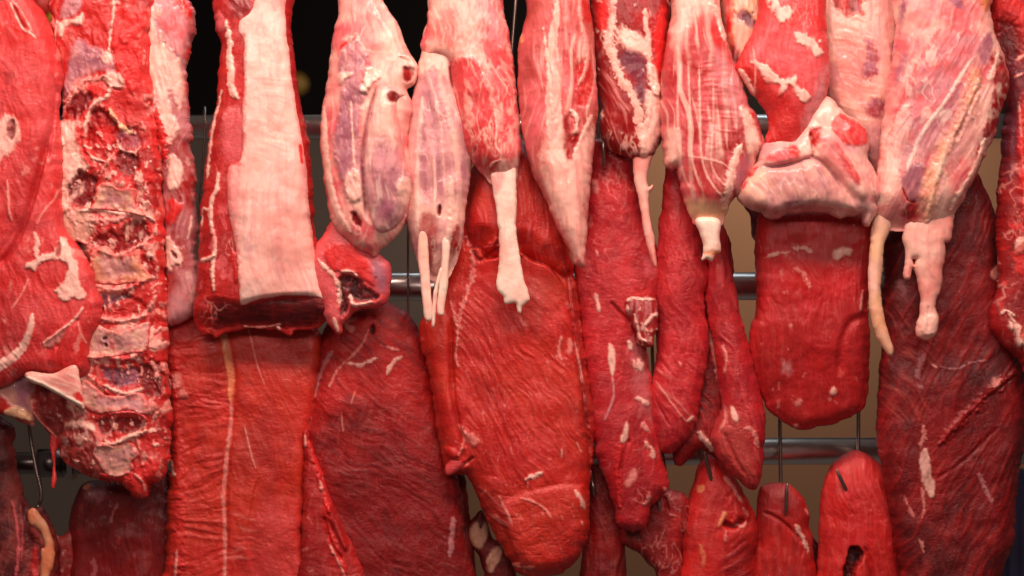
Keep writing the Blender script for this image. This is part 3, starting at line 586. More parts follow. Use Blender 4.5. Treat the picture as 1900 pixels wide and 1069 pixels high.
# ------------------------------------------------------------------ shank pair
E1 = Flesh("800,-62 798,20 790,60 782,110 772,160 764,205 757,260 754,330 756,390 764,440 776,480 790,505 804,520 822,520 834,505 848,470 856,430 860,380 868,330 872,290 868,240 852,190 842,150 850,90 840,20 840,-62", -113, 38, 'mF', [
    ('fib', 87, 9, 16, 'F', .5, 1.0, None, .2), ('patch', 'um', "790,150 825,150 835,220 850,300 856,370 800,380 772,340 776,260", 14, 8, 0, .6), ('fib', 84, 12, 14, 'F', .5, 1.2, None, .25), ('patch', 'u', "852,230 868,260 868,320 856,330", 5, 3, 0, .8), ('stroke', 'F', "806,290 808,350 806,400", 5, 1, 1.5), ('stroke', 'F', "790,130 806,180 816,240 824,330 836,420", 8, 2, 1.2, .5), ('stroke', 'F', "812,130 830,200 846,280 852,360 846,430", 11, 2, 1.5, .55), ('stroke', 'w', "784,180 778,260 774,340 776,420", 8, 2, 1, .5), ('stroke', 'u', "798,170 810,230 816,300 818,360", 12, 4, 0, .4), ('stroke', 'u', "786,230 784,300 788,360", 12, 3, 0, .5),
    ('patch', 'F', "790,80 830,100 834,150 806,128 776,140", 4, 4, 2), ('slope', 420, 520, 22), ('patch', 'e', "784,400 796,392 808,402 812,430 806,470 796,500 784,460 776,430", 4, 3, -1, .8), ('web', 'w', 9, .1, .5, "784,400 796,392 808,402 812,430 806,470 796,500 776,430"),
    ('patch', 'd', "813,383 818,381 820,392 816,402 812,396", 1, .5, -7), ('patch', 'e', "836,440 852,420 854,450 838,480", 3, 4, 0), ('patch', 'd', "833,126 839,124 843,140 841,164 836,150", 1.5, 1, -9), ('stroke', 'F', "836,330 838,400 828,460 822,510", 12, 2, 3), ('web', 'w', 26, .05, .6)], R=34, seed=36, edge=1.6)
E1t = [Flesh(q, -141, 7, 'Fw', [('fib', 88, 5, 9, 'y', .4, .5)], R=5, seed=37 + i, edge=.5, step=1.8) for i, q in enumerate((
    "786,400 796,402 794,450 796,500 800,560 802,590 790,593 785,560 780,510 776,470 778,440", "816,500 820,502 812,540 808,575 806,604 802,604 802,580 806,540", "822,440 834,450 832,490 830,530 824,570 822,584 812,580 814,540 820,490"))]
E2 = Flesh("792,-62 800,-10 794,50 784,82 796,104 828,112 836,130 840,150 848,200 858,256 872,290 890,312 908,332 926,344 950,340 958,310 962,270 958,200 950,130 940,60 928,10 926,-62", -118, 42, 'Pq', [
    ('patch', 'F', "860,-60 900,-60 896,40 900,110 918,190 928,260 940,300 960,300 958,342 918,344 915,300 926,260 915,200 890,130 862,120 840,112 800,100 786,80 800,60 796,0", 8, 9, 0, .85),
    ('slope', 285, 345, 24), ('patch', 'q', "846,112 880,106 896,130 908,170 918,230 926,280 918,318 892,308 862,262 850,210 842,150", 4, 5, 3), ('patch', 'R', "800,50 830,16 850,30 850,90 820,92 798,70", 8, 8, 0, .7), ('patch', 'm', "880,0 925,0 940,60 930,90 905,60", 12, 10, 0, .7), ('patch', 'P', "940,90 958,180 960,260 945,250 935,150", 6, 5, 0, .6),
    ('web', 'F', 16, .08, .7, None, .4, 75, 2.6), ('web', 'w', 30, .05, .5, None, .5, 100, 2.4, 5), ('blot', 'F', 22, .3, .45), ('fib', 80, 5, 6, 'F', .35, 1.0), ('patch', 'e', "880,255 915,262 920,310 895,308 870,275", 10, 6, 0, .5), ('stroke', 'F', "918,205 922,240 920,268 928,284", 3, 1, 1.5), ('stroke', 'F', "908,312 916,302 928,298", 3, 1, 2)], R=36, seed=41, edge=1.6)
E2t = Flesh("912,318 935,300 956,310 958,380 956,420 962,460 970,510 982,552 976,562 968,570 966,582 960,576 956,562 938,564 936,552 924,538 922,520 927,480 926,430 920,380 914,345", -126, 10, 'Fw', [('fib', 86, 8, 8, 'f', .3, .6), ('patch', 'P', "914,320 935,322 932,350 918,352", 6, 5, 0, .6)], R=10, seed=42, edge=1, step=2)
o = add_thing('beef_shank', 'double lobed shank ending in thin white tendons and one long pale bone', 'meat cut', SH,
    [('muscle', E1, SINEW, 'purple and cream left muscle')] + [('tendon', t, FATM) for t in E1t] + [('muscle', E2, SINEW, 'pink and red right muscle'), ('shin_bone', E2t, BONE)])

# ------------------------------------------------------------------ tapering shank
F1 = Flesh("986,-62 982,20 974,52 966,78 965,130 967,180 972,230 984,290 1002,340 1022,380 1040,425 1060,462 1072,488 1083,491 1084,460 1088,400 1092,340 1100,260 1106,200 1102,130 1098,60 1090,0 1088,-62", -128, 44, 'bP', [
    ('patch', 'F', "1004,280 1020,250 1050,260 1090,250 1102,240 1094,340 1086,480 1074,488 1040,425 1014,370 1000,330 1004,300", 9, 10, 0, .9), ('stroke', 'F', "1034,-10 1031,40 1025,80 1028,130 1026,190 1034,260 1046,340 1060,420", 8, 2, 1.2, .85, 44), ('stroke', 'F', "1008,55 1014,100 1018,150 1026,220", 5, 2, 2),
    ('fib', 86, 6, 12, 'f', .7, 1.4), ('fib', 96, 7, 12, 'F', .6, 1.4, "1005,90 1100,90 1100,300 1010,330"), ('patch', 'r', "1070,120 1096,115 1098,180 1076,200 1066,185", 3, 4, -2), ('stroke', 'f', "1072,-10 1078,40 1090,90 1086,130 1072,160", 7, 2, 3), ('patch', 'r', "1080,0 1094,10 1098,40 1086,40", 3, 3),
    ('patch', 'ed', "1046,216 1060,210 1056,250 1072,248 1070,280 1052,300 1044,260", 4, 3, -1.5), ('stroke', 'F', "1060,205 1070,225 1062,262", 7, 3, 4), ('patch', 'e', "1052,262 1074,246 1076,262 1062,292 1054,290", 3, 3, -2), ('stroke', 'F', "1064,290 1076,260 1098,215", 6, 2, 2), ('stroke', 'O', "966,60 968,80", 8, 1, 2), ('patch', 'e', "994,300 1010,340 1024,380 1010,362 996,330", 4, 3, 0, .7), ('web', 'f', 26, .04, .4)], R=38, seed=46, edge=1.2)
add_thing('beef_shank', 'smooth brownish shank tapering to a single white point, centre of the top row', 'meat cut', SH, [('muscle', F1, SINEW)])
# ------------------------------------------------------------------ marbled shank
G1 = Flesh("1103,-62 1102,40 1106,110 1112,160 1118,210 1116,240 1128,270 1150,282 1176,290 1200,292 1224,262 1233,220 1232,140 1238,60 1238,-62", -92, 38, 'ed', [
    ('fib', 60, 6, 8, 'f', .4, 1.0, "1112,140 1180,160 1175,290 1118,280"), ('web', 'F', 22, .09, .8, None, .8), ('stroke', 'F', "1136,-10 1134,40 1128,80 1142,120 1152,150 1176,180 1186,230 1196,290", 17, 5, 1.8, .85), ('patch', 'F', "1152,50 1180,60 1196,78 1204,108 1180,100 1160,92 1146,76", 4, 6, 2), ('stroke', 'F', "1196,20 1200,60 1204,110 1206,160", 10, 3, 1.8, .85),
    ('patch', 'R', "1210,60 1236,20 1236,180 1216,160", 5, 5, 2), ('patch', 'R', "1106,-60 1130,-60 1132,40 1108,50", 6, 6, 0), ('patch', 'F', "1200,128 1212,124 1224,150 1226,172 1216,178 1204,160", 2, 3, 5), ('patch', 'F', "1200,170 1232,190 1222,262 1200,294 1186,294 1196,220", 4, 5, 3), ('patch', 'U', "1150,100 1186,96 1198,120 1190,190 1172,150 1158,130", 5, 6, 0, .8),
    ('fib', 88, 5, 9, 'u', .6, 1, "1196,180 1230,190 1222,262 1200,290"), ('stroke', 'F', "1112,208 1117,220", 9, 2, 5), ('blot', 'F', 12, .45, .6)], R=34, seed=50, edge=1.8)
G1t = Flesh("1176,268 1196,250 1224,250 1210,290 1202,320 1203,346 1211,343 1212,347 1205,362 1206,400 1214,440 1219,490 1214,492 1206,470 1196,430 1190,390 1182,350 1176,310", -96, 12, 'Ff', [('fib', 84, 7, 7, 'f', .4, .8)], R=12, seed=51, edge=1)
add_thing('beef_shank', 'dark red shank with branching white marbling and one thin tendon below', 'meat cut', SH, [('muscle', G1, SINEW), ('tendon', G1t, FATM)])
# ------------------------------------------------------------------ streaked shank
H1 = Flesh("1256,-62 1250,30 1240,84 1232,150 1231,220 1236,280 1238,306 1248,312 1260,312 1272,360 1286,400 1296,414 1336,416 1344,400 1352,374 1362,366 1378,352 1392,322 1402,290 1416,268 1410,240 1400,212 1388,196 1378,160 1364,126 1346,70 1334,20 1328,-62", -124, 44, 'Pe', [
    ('patch', 'F', "1258,-60 1326,-60 1330,20 1296,40 1270,60 1250,90 1244,60", 10, 8, 0, .9), ('patch', 'R', "1290,30 1310,10 1330,50 1344,80 1330,90 1300,70 1284,60", 8, 7, 0, .8), ('stroke', 'F', "1318,10 1330,20 1340,50 1344,74", 13, 2, 5),
    ('slope', 350, 420, 22), ('fib', 86, 14, 16, 'F', .7, 1.2, None, .05), ('fib', 88, 6, 12, 'F', .6, 1.2), ('fib', 2, 5, 7, 'e', .6, 1.0, "1296,120 1360,110 1370,260 1300,270"), ('patch', 'm', "1330,90 1375,150 1385,230 1350,200 1320,110", 14, 9, 0, .7),
    ('patch', 'e', "1280,300 1352,290 1352,330 1340,370 1300,370 1276,330", 8, 6, 0, .8), ('stroke', 'F', "1276,290 1310,296 1340,304 1356,318", 3, 1.2, .8, .8), ('stroke', 'F', "1296,120 1298,240 1302,300 1318,340 1340,366", 4, 1, .8, .75), ('stroke', 'F', "1322,150 1322,240 1318,300 1330,330 1345,346", 3.5, 1, .8, .7), ('stroke', 'F', "1276,120 1280,240 1284,300 1300,350", 4, 1, .8, .75), ('stroke', 'F', "1262,120 1256,200 1262,300 1280,350", 4, 1, .8, .7),
    ('patch', 'F', "1372,204 1392,204 1404,240 1412,268 1392,290 1384,250", 5, 5, 3), ('stroke', 'F', "1374,270 1358,310 1352,350 1344,390", 16, 4, 3), ('patch', 'u', "1382,290 1396,300 1384,336 1364,356 1366,320", 6, 4, 0, .8), ('patch', 'R', "1388,206 1400,210 1400,222", 2, 2, 2), ('patch', 'F', "1236,240 1262,250 1260,305 1240,300", 6, 4, 1), ('patch', 'y', "1270,370 1350,380 1340,412 1296,412", 8, 5, 0)], R=38, seed=53, edge=1.6)
H1b = Flesh("1292,408 1316,402 1338,410 1336,440 1338,466 1328,474 1322,484 1312,480 1303,483 1307,466 1304,440", -130, 14, 'wF', [('patch', 'O', "1305,466 1336,464 1330,474 1310,472", 2, 2, -1), ('fib', 88, 6, 9, 'y', .3, .4)], R=12, seed=54, edge=.8, step=2)
add_thing('beef_shank', 'rounded pink shank streaked with long white lines, ending in a short sawn white bone', 'meat cut', SH, [('muscle', H1, SINEW), ('shin_bone', H1b, BONE)])
# scrap behind
I0 = Flesh("1330,-62 1345,30 1350,80 1364,120 1380,128 1386,110 1408,80 1416,20 1416,-62", -82, 24, 'Fy', [('patch', 'R', "1334,-60 1358,-60 1360,40 1366,90 1378,122 1364,118 1346,70", 4, 4, 1), ('patch', 'U', "1366,24 1384,22 1402,34 1404,52 1384,48 1368,40", 3, 5, -2), ('patch', 'd', "1350,70 1366,90 1376,124 1362,114", 4, 3), ('fib', 86, 6, 7, 'm', .5, 1), ('web', 'f', 20, .05, .5)], R=22, seed=56)
add_thing('fat_scrap', 'narrow strip of cream fat squeezed between the streaked shank and the knotted joint', 'meat cut', SH, [('fat', I0, SINEW)])
# ------------------------------------------------------------------ fatty plate behind
J1 = Flesh("1524,-62 1530,60 1536,140 1548,190 1580,220 1604,250 1616,280 1630,330 1640,312 1646,250 1656,180 1672,110 1666,40 1656,-62", -72, 26, 'Ff', [
    ('patch', 'Rd', "1530,-60 1596,-60 1600,20 1606,42 1590,26 1574,36 1560,24 1540,0", 3, 4, -5), ('fib', 78, 7, 8, 'm', .55, 1.3), ('fib', 12, 6, 6, 'g', .5, .9, "1550,40 1620,50 1620,230 1550,230"), ('patch', 'ue', "1604,80 1618,78 1628,110 1628,138 1606,152 1598,130 1608,104", 4, 6, 0), ('patch', 'ue', "1606,190 1634,184 1642,200 1630,218 1606,214", 4, 5), ('patch', 'u', "1650,76 1664,80 1668,110 1658,120 1650,100", 4, 5), ('patch', 'mu', "1600,240 1640,236 1638,300 1628,322 1612,280", 10, 6, 0, .8), ('blot', 'm', 40, .3, .4), ('patch', 'F', "1530,20 1560,40 1560,70 1534,80", 8, 6, 3), ('crinkle', 80, 14, 1.6), ('stroke', 'R', "1652,160 1650,200", 6, 1, 0)], R=24, seed=58, edge=1.6)
add_thing('fat_plate', 'flat cream fatty flank with brown muscle windows, behind and right of the knotted joint', 'meat cut', SH, [('fat', J1, SINEW)])
# ------------------------------------------------------------------ knotted joint
K1 = Flesh("1416,-62 1414,20 1402,56 1386,90 1373,116 1372,128 1384,148 1396,168 1414,184 1428,208 1432,236 1424,262 1440,275 1476,276 1494,250 1512,222 1528,184 1536,150 1537,90 1530,20 1526,-62", -132, 42, 'qR', [
    ('fib', 80, 6, 6, 'P', .5, 1.1), ('web', 'f', 24, .05, .7), ('patch', 'P', "1385,80 1420,60 1480,60 1536,80 1536,150 1510,190 1440,130 1390,112", 14, 10, 0, .6), ('patch', 'F', "1424,-10 1440,-10 1448,12 1464,14 1466,40 1444,40 1432,18 1426,10", 2, 5, 3), ('patch', 'F', "1472,68 1490,64 1506,76 1524,90 1528,104 1512,104 1496,90 1482,84", 2, 5, 3),
    ('patch', 'F', "1390,112 1412,118 1430,130 1448,150 1474,144 1478,160 1500,176 1502,184 1480,190 1474,170 1460,160 1446,178 1440,172 1450,158 1420,150 1410,132 1392,120", 2, 5, 3), ('stroke', 'F', "1522,78 1520,76", 8, 1, 2), ('patch', 'r', "1384,120 1412,140 1450,172 1474,190 1480,240 1440,262 1430,210 1396,166 1376,130", 6, 4, 0, .9),
    ('stroke', 'F', "1372,128 1384,146 1394,164 1402,176", 8, 2, 4), ('stroke', 'f', "1396,86 1400,130 1400,172", 2.5, .8, 1), ('patch', 'm', "1510,170 1536,120 1530,190 1498,240 1492,210", 8, 5, 0, .7), ('crinkle', 30, 9, 1)], R=36, seed=60, edge=1.6)
K2 = Flesh("1430,262 1446,254 1474,260 1492,236 1510,206 1524,188 1540,182 1556,200 1572,214 1594,226 1608,242 1614,264 1608,286 1618,310 1632,336 1634,362 1624,376 1628,390 1614,414 1607,410 1604,394 1580,398 1556,400 1536,390 1508,388 1480,390 1462,392 1438,404 1416,392 1394,384 1374,366 1376,350 1386,332 1400,310 1412,296 1412,280", -128, 46, 'Fm', [
    ('lobe', "1376,352 1396,322 1430,312 1480,308 1520,300 1560,350 1590,392 1540,388 1480,386 1430,398 1390,380", 12, 24), ('lobe', "1516,252 1540,240 1566,270 1590,310 1608,350 1600,372 1570,350 1540,310 1520,290", 12, 16), ('lobe', "1410,290 1440,268 1480,276 1484,296 1450,306 1412,312", 8, 12),
    ('groove', "1408,306 1440,310 1480,300 1500,294 1522,300 1546,326 1566,356", 7, 9, 'u'), ('groove', "1502,246 1508,272 1506,294", 7, 9, 'd'),
    ('patch', 'Rq', "1544,220 1560,212 1590,224 1606,240 1612,262 1596,270 1574,270 1556,258 1542,240", 2, 3, 2), ('patch', 'R', "1544,262 1560,280 1580,310 1594,342 1580,338 1560,306", 3, 3, 2), ('patch', 'Re', "1500,240 1520,240 1516,270 1512,280 1502,262", 3, 4, -3), ('patch', 'qP', "1412,296 1440,282 1470,272 1482,284 1474,298 1440,302", 4, 4, 0), ('patch', 'R', "1456,274 1476,272 1480,288 1462,288", 3, 3, 0),
    ('patch', 'P', "1520,260 1548,262 1570,300 1590,340 1570,340 1540,310 1522,290", 6, 5, 0, .7), ('patch', 'mg', "1420,318 1480,308 1520,302 1556,340 1580,372 1540,376 1470,372 1410,360", 12, 8, 0, .85), ('fib', 78, 7, 6, 'u', .5, 1.2, "1450,310 1530,305 1560,360 1460,370"), ('patch', 'u', "1460,372 1510,374 1500,386 1462,386", 6, 4, 0, .8), ('patch', 'ub', "1400,380 1440,384 1440,400 1410,392", 6, 4, 0, .8), ('patch', 'u', "1418,352 1430,360 1434,376 1422,370", 4, 3, 0, .8),
    ('patch', 'yF', "1380,330 1420,312 1424,350 1410,372 1376,362", 7, 6, 0, .8), ('stroke', 'q', "1376,350 1386,330 1404,310", 8, 2, 2), ('patch', 'P', "1610,300 1632,336 1628,380 1606,360 1600,320", 8, 5, 0, .5), ('web', 'w', 26, .06, .6), ('fib', 60, 7, 6, 'f', .35, 1.2)], R=28, seed=62, edge=2)
add_thing('knotted_joint', 'pinched joint of bright pink muscle above a folded pale knuckle', 'meat cut', SH, [('muscle', K1, MEAT), ('knuckle', K2, SINEW)])
# ------------------------------------------------------------------ big right shank
M1 = Flesh("1676,-62 1670,50 1662,110 1652,180 1642,250 1634,320 1631,370 1634,410 1650,424 1680,424 1704,438 1740,440 1766,432 1768,402 1790,368 1808,326 1836,270 1854,216 1872,160 1864,110 1846,60 1838,10 1846,-62", -128, 46, 'FP', [('slope', 350, 440, 26),
    ('patch', 'Pm', "1745,60 1770,42 1800,50 1820,80 1800,110 1770,180 1720,230 1690,290 1650,300 1660,220 1690,150 1716,96", 10, 9, 0, .85), ('patch', 'q', "1752,52 1776,40 1796,50 1800,66 1770,62", 6, 6, 0, .7), ('stroke', 'q', "1740,60 1712,100 1690,150 1668,200 1652,250", 9, 3, 0, .7), ('stroke', 'F', "1680,200 1670,250 1655,310 1650,370", 30, 6, 1, .7),
    ('fib', 115, 7, 16, 'F', .35, .9, None, .25), ('patch', 'Pu', '1700,140 1740,70 1806,62 1828,120 1806,200 1740,290 1704,330 1668,320 1676,240', 14, 8, 0, .6), ('fib', 118, 4, 12, 'u', .3, .5), ('patch', 'um', "1680,300 1710,250 1760,190 1772,200 1750,250 1720,290 1690,310", 9, 7, 0, .7), ('stroke', 'w', "1800,110 1750,190 1708,250 1680,320", 7, 2, 1.5, .7), ('stroke', 'u', "1790,150 1740,220 1700,270", 12, 4, 0, .5), ('stroke', 'F', "1812,150 1790,210 1752,280 1730,350 1722,410", 12, 3, 3, .85), ('patch', 'u', "1672,330 1700,300 1714,310 1708,350 1706,372 1690,376 1676,352", 4, 4, 0, .9), ('patch', 'e', "1690,372 1704,374 1704,404 1690,410 1672,398", 4, 4, -2, .9), ('stroke', 'e', "1673,350 1684,372 1700,376", 4, 1, -2),
    ('patch', 'yO', "1800,120 1816,150 1800,210 1770,260 1740,330 1730,400 1712,420 1712,330 1740,270 1780,200", 8, 8, 3, .75), ('patch', 'mg', "1770,220 1816,180 1822,200 1796,280 1760,330 1752,300", 8, 7, 0, .8), ('patch', 'u', "1826,60 1842,70 1838,100 1820,124 1816,96", 4, 4, 0), ('patch', 'ed', "1838,96 1862,108 1878,160 1862,220 1838,256 1820,296 1812,276 1832,214 1842,160", 3, 4, 0), ('stroke', 'F', "1832,150 1846,120 1852,96", 10, 3, 2),
    ('groove', "1816,160 1796,200 1780,240 1768,262", 7, 5), ('stroke', 'F', "1826,260 1810,310 1786,350 1766,390", 12, 3, 4), ('patch', 'u', "1756,-10 1776,-6 1790,14 1780,20 1758,6", 4, 4), ('blot', 'w', 34, .3, .4), ('patch', 'O', "1818,-30 1842,-20 1838,10 1826,22 1816,0", 4, 3, 4), ('web', 'w', 30, .04, .5), ('patch', 'u', "1672,-30 1682,10 1676,40 1669,60", 3, 3, 0), ('patch', 'u', "1680,96 1686,110 1672,150 1660,160 1664,120", 4, 4, 0, .8)], R=40, seed=66, edge=2)
M1s = Flesh("1634,340 1650,340 1660,400 1656,424 1645,450 1640,500 1638,540 1642,580 1652,620 1662,650 1656,660 1640,642 1626,608 1617,560 1616,500 1620,440 1628,380", -122, 16, 'Fy', [('fib', 84, 9, 8, 'y', .4, .7), ('patch', 'yO', "1620,560 1640,570 1656,640 1640,636", 12, 6, 0, .6)], R=14, seed=67, edge=1)
M1t = Flesh("1684,404 1700,372 1740,362 1768,384 1766,440 1754,450 1756,470 1750,500 1748,530 1738,556 1736,572 1742,590 1740,612 1728,628 1710,622 1708,606 1714,588 1718,560 1714,530 1706,500 1700,478 1696,486 1690,514 1686,510 1690,470 1684,440", -120, 22, 'Ff', [('fib', 84, 8, 7, 'f', .4, .9), ('patch', 'F', "1710,590 1742,590 1740,620 1712,622", 3, 5, 4), ('groove', "1726,566 1726,612", 4, 3)], R=14, seed=68, edge=1.4, step=2)
add_thing('beef_shank', 'big pale shank at right with a white strap and a knobbly tendon below', 'meat cut', SH, [('muscle', M1, SINEW), ('tendon_strap', M1s, FATM), ('tendon', M1t, FATM)])
# ------------------------------------------------------------------ far right side
N1 = Flesh("1848,-62 1840,20 1842,60 1854,96 1866,140 1870,180 1868,240 1862,320 1856,400 1858,470 1858,540 1846,580 1846,610 1866,632 1896,664 1970,720 1970,-62", -84, 40, 'de', [
    ('patch', 'Rd', "1850,-60 1970,-60 1970,90 1890,80 1846,40", 10, 8, 0), ('patch', 'D', "1846,40 1880,40 1892,100 1870,130", 8, 5, -10), ('patch', 'UD', "1866,130 1900,140 1890,300 1862,330", 8, 8, 0, .9), ('stroke', 'f', "1882,114 1896,106 1912,108", 5, 2, 3), ('stroke', 'f', "1880,146 1896,138 1910,138", 4, 2, 3), ('stroke', 'F', "1888,190 1892,260 1896,330 1900,400", 4, 1.5, 2), ('fib', 88, 6, 8, 'd', .5, 1.2), ('web', 'f', 16, .1, .8, "1856,330 1970,330 1970,720 1850,600", 1), ('patch', 'F', "1880,450 1900,440 1910,460 1886,472", 3, 4, 4), ('patch', 'F', "1870,580 1900,620 1910,650 1880,628", 3, 6, 4), ('stroke', 'F', "1856,582 1866,576 1880,586", 5, 2, 4),
    ('patch', 'R', "1893,180 1970,180 1970,420 1900,420", 5, 5, 5), ('blot', 'R', 26, .2, .7, "1856,420 1970,420 1970,720 1850,600"), ('crinkle', 20, 10, 2, "1856,400 1970,400 1970,720 1850,600")], R=32, seed=70, edge=2.4)
add_thing('flank_piece', 'dark red ragged flank with fat marbling at the far right edge', 'meat cut', SH, [('muscle', N1, DRY)])

# ================================================================== middle row
Q1 = Flesh("302,612 332,590 368,572 420,570 500,574 560,590 590,620 592,650 586,710 572,790 566,850 563,930 558,1000 556,1130 312,1130 310,1040 312,960 316,880 318,800 312,720 304,660", -14, 36, 'oo', [
    ('groove', "420,620 434,690 431,780 420,880 418,960 420,1069", 14, 5), ('fib', -8, 8, 7, 'e', .35, 1.6, "305,620 415,620 425,800 415,1100 310,1100"), ('crinkle', -12, 17, 3.4, "305,610 418,600 428,720 424,800 414,1120 305,1120", 2.6), ('crinkle', 5, 12, 2.2, "440,600 592,600 560,1120 425,1120", 2.0), ('blot', 'R', 50, .1, .4), ('blot', 'e', 36, .25, .45),
    ('patch', 'O', "411,615 420,612 428,640 436,690 436,720 430,750 424,730 424,700 416,660", 2, 1.5, 3), ('stroke', 'f', "429,740 430,780 424,830 420,870 416,920 419,990 418,1069 420,1130", 7, 1.5, 2, .7), ('stroke', 'f', "462,608 470,640 480,680 492,712", 2.2, .5, .6), ('stroke', 'f', "455,790 466,835 476,868", 2.4, .5, .6),
    ('stroke', 'R', "318,690 328,800 334,900 334,1000 330,1069", 22, 6, 3, .6), ('stroke', 'F', "318,855 322,880 326,878", 6, 1.5, 2), ('stroke', 'f', "330,1020 326,1069", 5, 1, 1.5), ('patch', 'f', "322,696 336,694 340,712 326,718", 2, 3, 1, .7), ('patch', 'F', "314,704 318,706 318,722 313,722", 1, 1, 1.5), ('patch', 'f', "334,724 346,722 350,736 338,738", 2, 3, 1, .7), ('patch', 'R', "306,612 350,590 362,600 354,650 330,690 308,650", 6, 5, 3, .6),
    ('fib', 2, 9, 5, 'f', .35, .6, "424,800 474,800 470,1090 420,1090", .35), ('step_edge', "470,1069 460,1000 468,930 480,880", 30, 3), ('patch', 'q', "480,960 520,940 558,980 556,1100 460,1100", 20, 10, 0, .5)], R=22, seed=80, edge=2, infl=.25, back=.7)
add_thing('rump_slab', 'wide flat red slab with a vertical cream fat seam down its middle', 'meat cut', MID, [('muscle', Q1, MEAT)])
Q2 = Flesh("594,660 602,618 620,590 648,574 684,565 716,565 740,576 766,602 788,646 806,710 818,780 836,850 850,920 860,1000 864,1130 630,1130 606,1040 590,960 574,880 565,820 572,750 586,690", -6, 46, 'ed', [
    ('patch', 'r', "600,640 680,570 740,590 800,700 810,760 700,740 600,780 572,800", 22, 10, 0, .8), ('patch', 'd', "700,800 830,860 855,1000 850,1120 660,1120 620,940", 40, 14, 0, .7), ('crinkle', 12, 11, 1.8, "590,560 800,560 830,880 580,900", 1.6), ('crinkle', 10, 8, 1.2), ('fib', 35, 6, 6, 'D', .4, .78),
    ('stroke', 'f', "684,612 672,640 650,664 628,686 612,716", 4, 2, 1.2, .7), ('stroke', 'F', "640,672 668,676 700,664", 5, 3.5, 1.5, .8), ('stroke', 'f', "706,640 724,646 742,650", 4, 2.5, 1.5, .8), ('stroke', 'F', "748,660 728,674 718,696", 6, 3, 2, .78), ('patch', 'f', "642,592 662,588 660,596 646,600 660,604 652,616 640,606", 1.5, 2, 1.5, .8), ('stroke', 'f', "660,726 652,748", 2.5, 1, 1, .7), ('stroke', 'm', "572,800 580,740 600,680 618,650", 7, 2, 1, .6), ('stroke', 'f', "634,764 638,800", 2, 1, 1, .5), ('patch', 'k', "688,606 694,602 696,616 690,620", 1, .5, -5), 
    ('stroke', 'm', "842,960 838,1000 836,1030", 10, 3, 1, .6), ('blot', 'm', 16, .55, .35, "800,960 862,960 862,1100 800,1100")], R=50, seed=82, edge=1.6, infl=.45)
add_thing('oval_topside', 'dark red oval slab with small white nicks near its rounded top', 'meat cut', MID, [('muscle', Q2, DRY)])
Q3 = Flesh("566,800 572,818 580,838 594,878 604,906 612,926 622,950 640,990 656,1020 668,1050 690,1130 552,1130 560,1040 564,960 566,880", -36, 26, 'er', [('crinkle', 20, 12, 2.4), ('stroke', 'R', "574,820 590,868 604,920 606,960 616,1000 640,1060", 12, 4, 4), ('stroke', 'f', "566,808 566,830", 5, 1, 2), ('stroke', 'f', "594,892 600,916", 5, 2, 2), ('lobe', "606,936 620,940 632,970 646,1010 640,1020 624,990 612,966", 9, 8), ('groove', "602,956 612,1000 636,1040", 6, 7), ('stroke', 'f', "612,1010 628,1040 640,1069", 4, 1.5, 1), ('blot', 'f', 14, .5, .4)], R=16, seed=84, edge=2)
add_thing('thin_flap', 'thin ragged red flap squeezed between the flat slab and the oval slab', 'meat cut', MID, [('muscle', Q3, MEAT)])
Q4 = Flesh("846,880 862,884 868,940 876,1000 884,1130 850,1130 850,1000 842,930", 26, 18, 'dD', [('fib', 88, 6, 6, 'e', .4, 1)], R=12, seed=85)
add_thing('dark_strip', 'narrow dark red strip just right of the oval slab at the bottom', 'meat cut', LOW, [('muscle', Q4, DRY)])

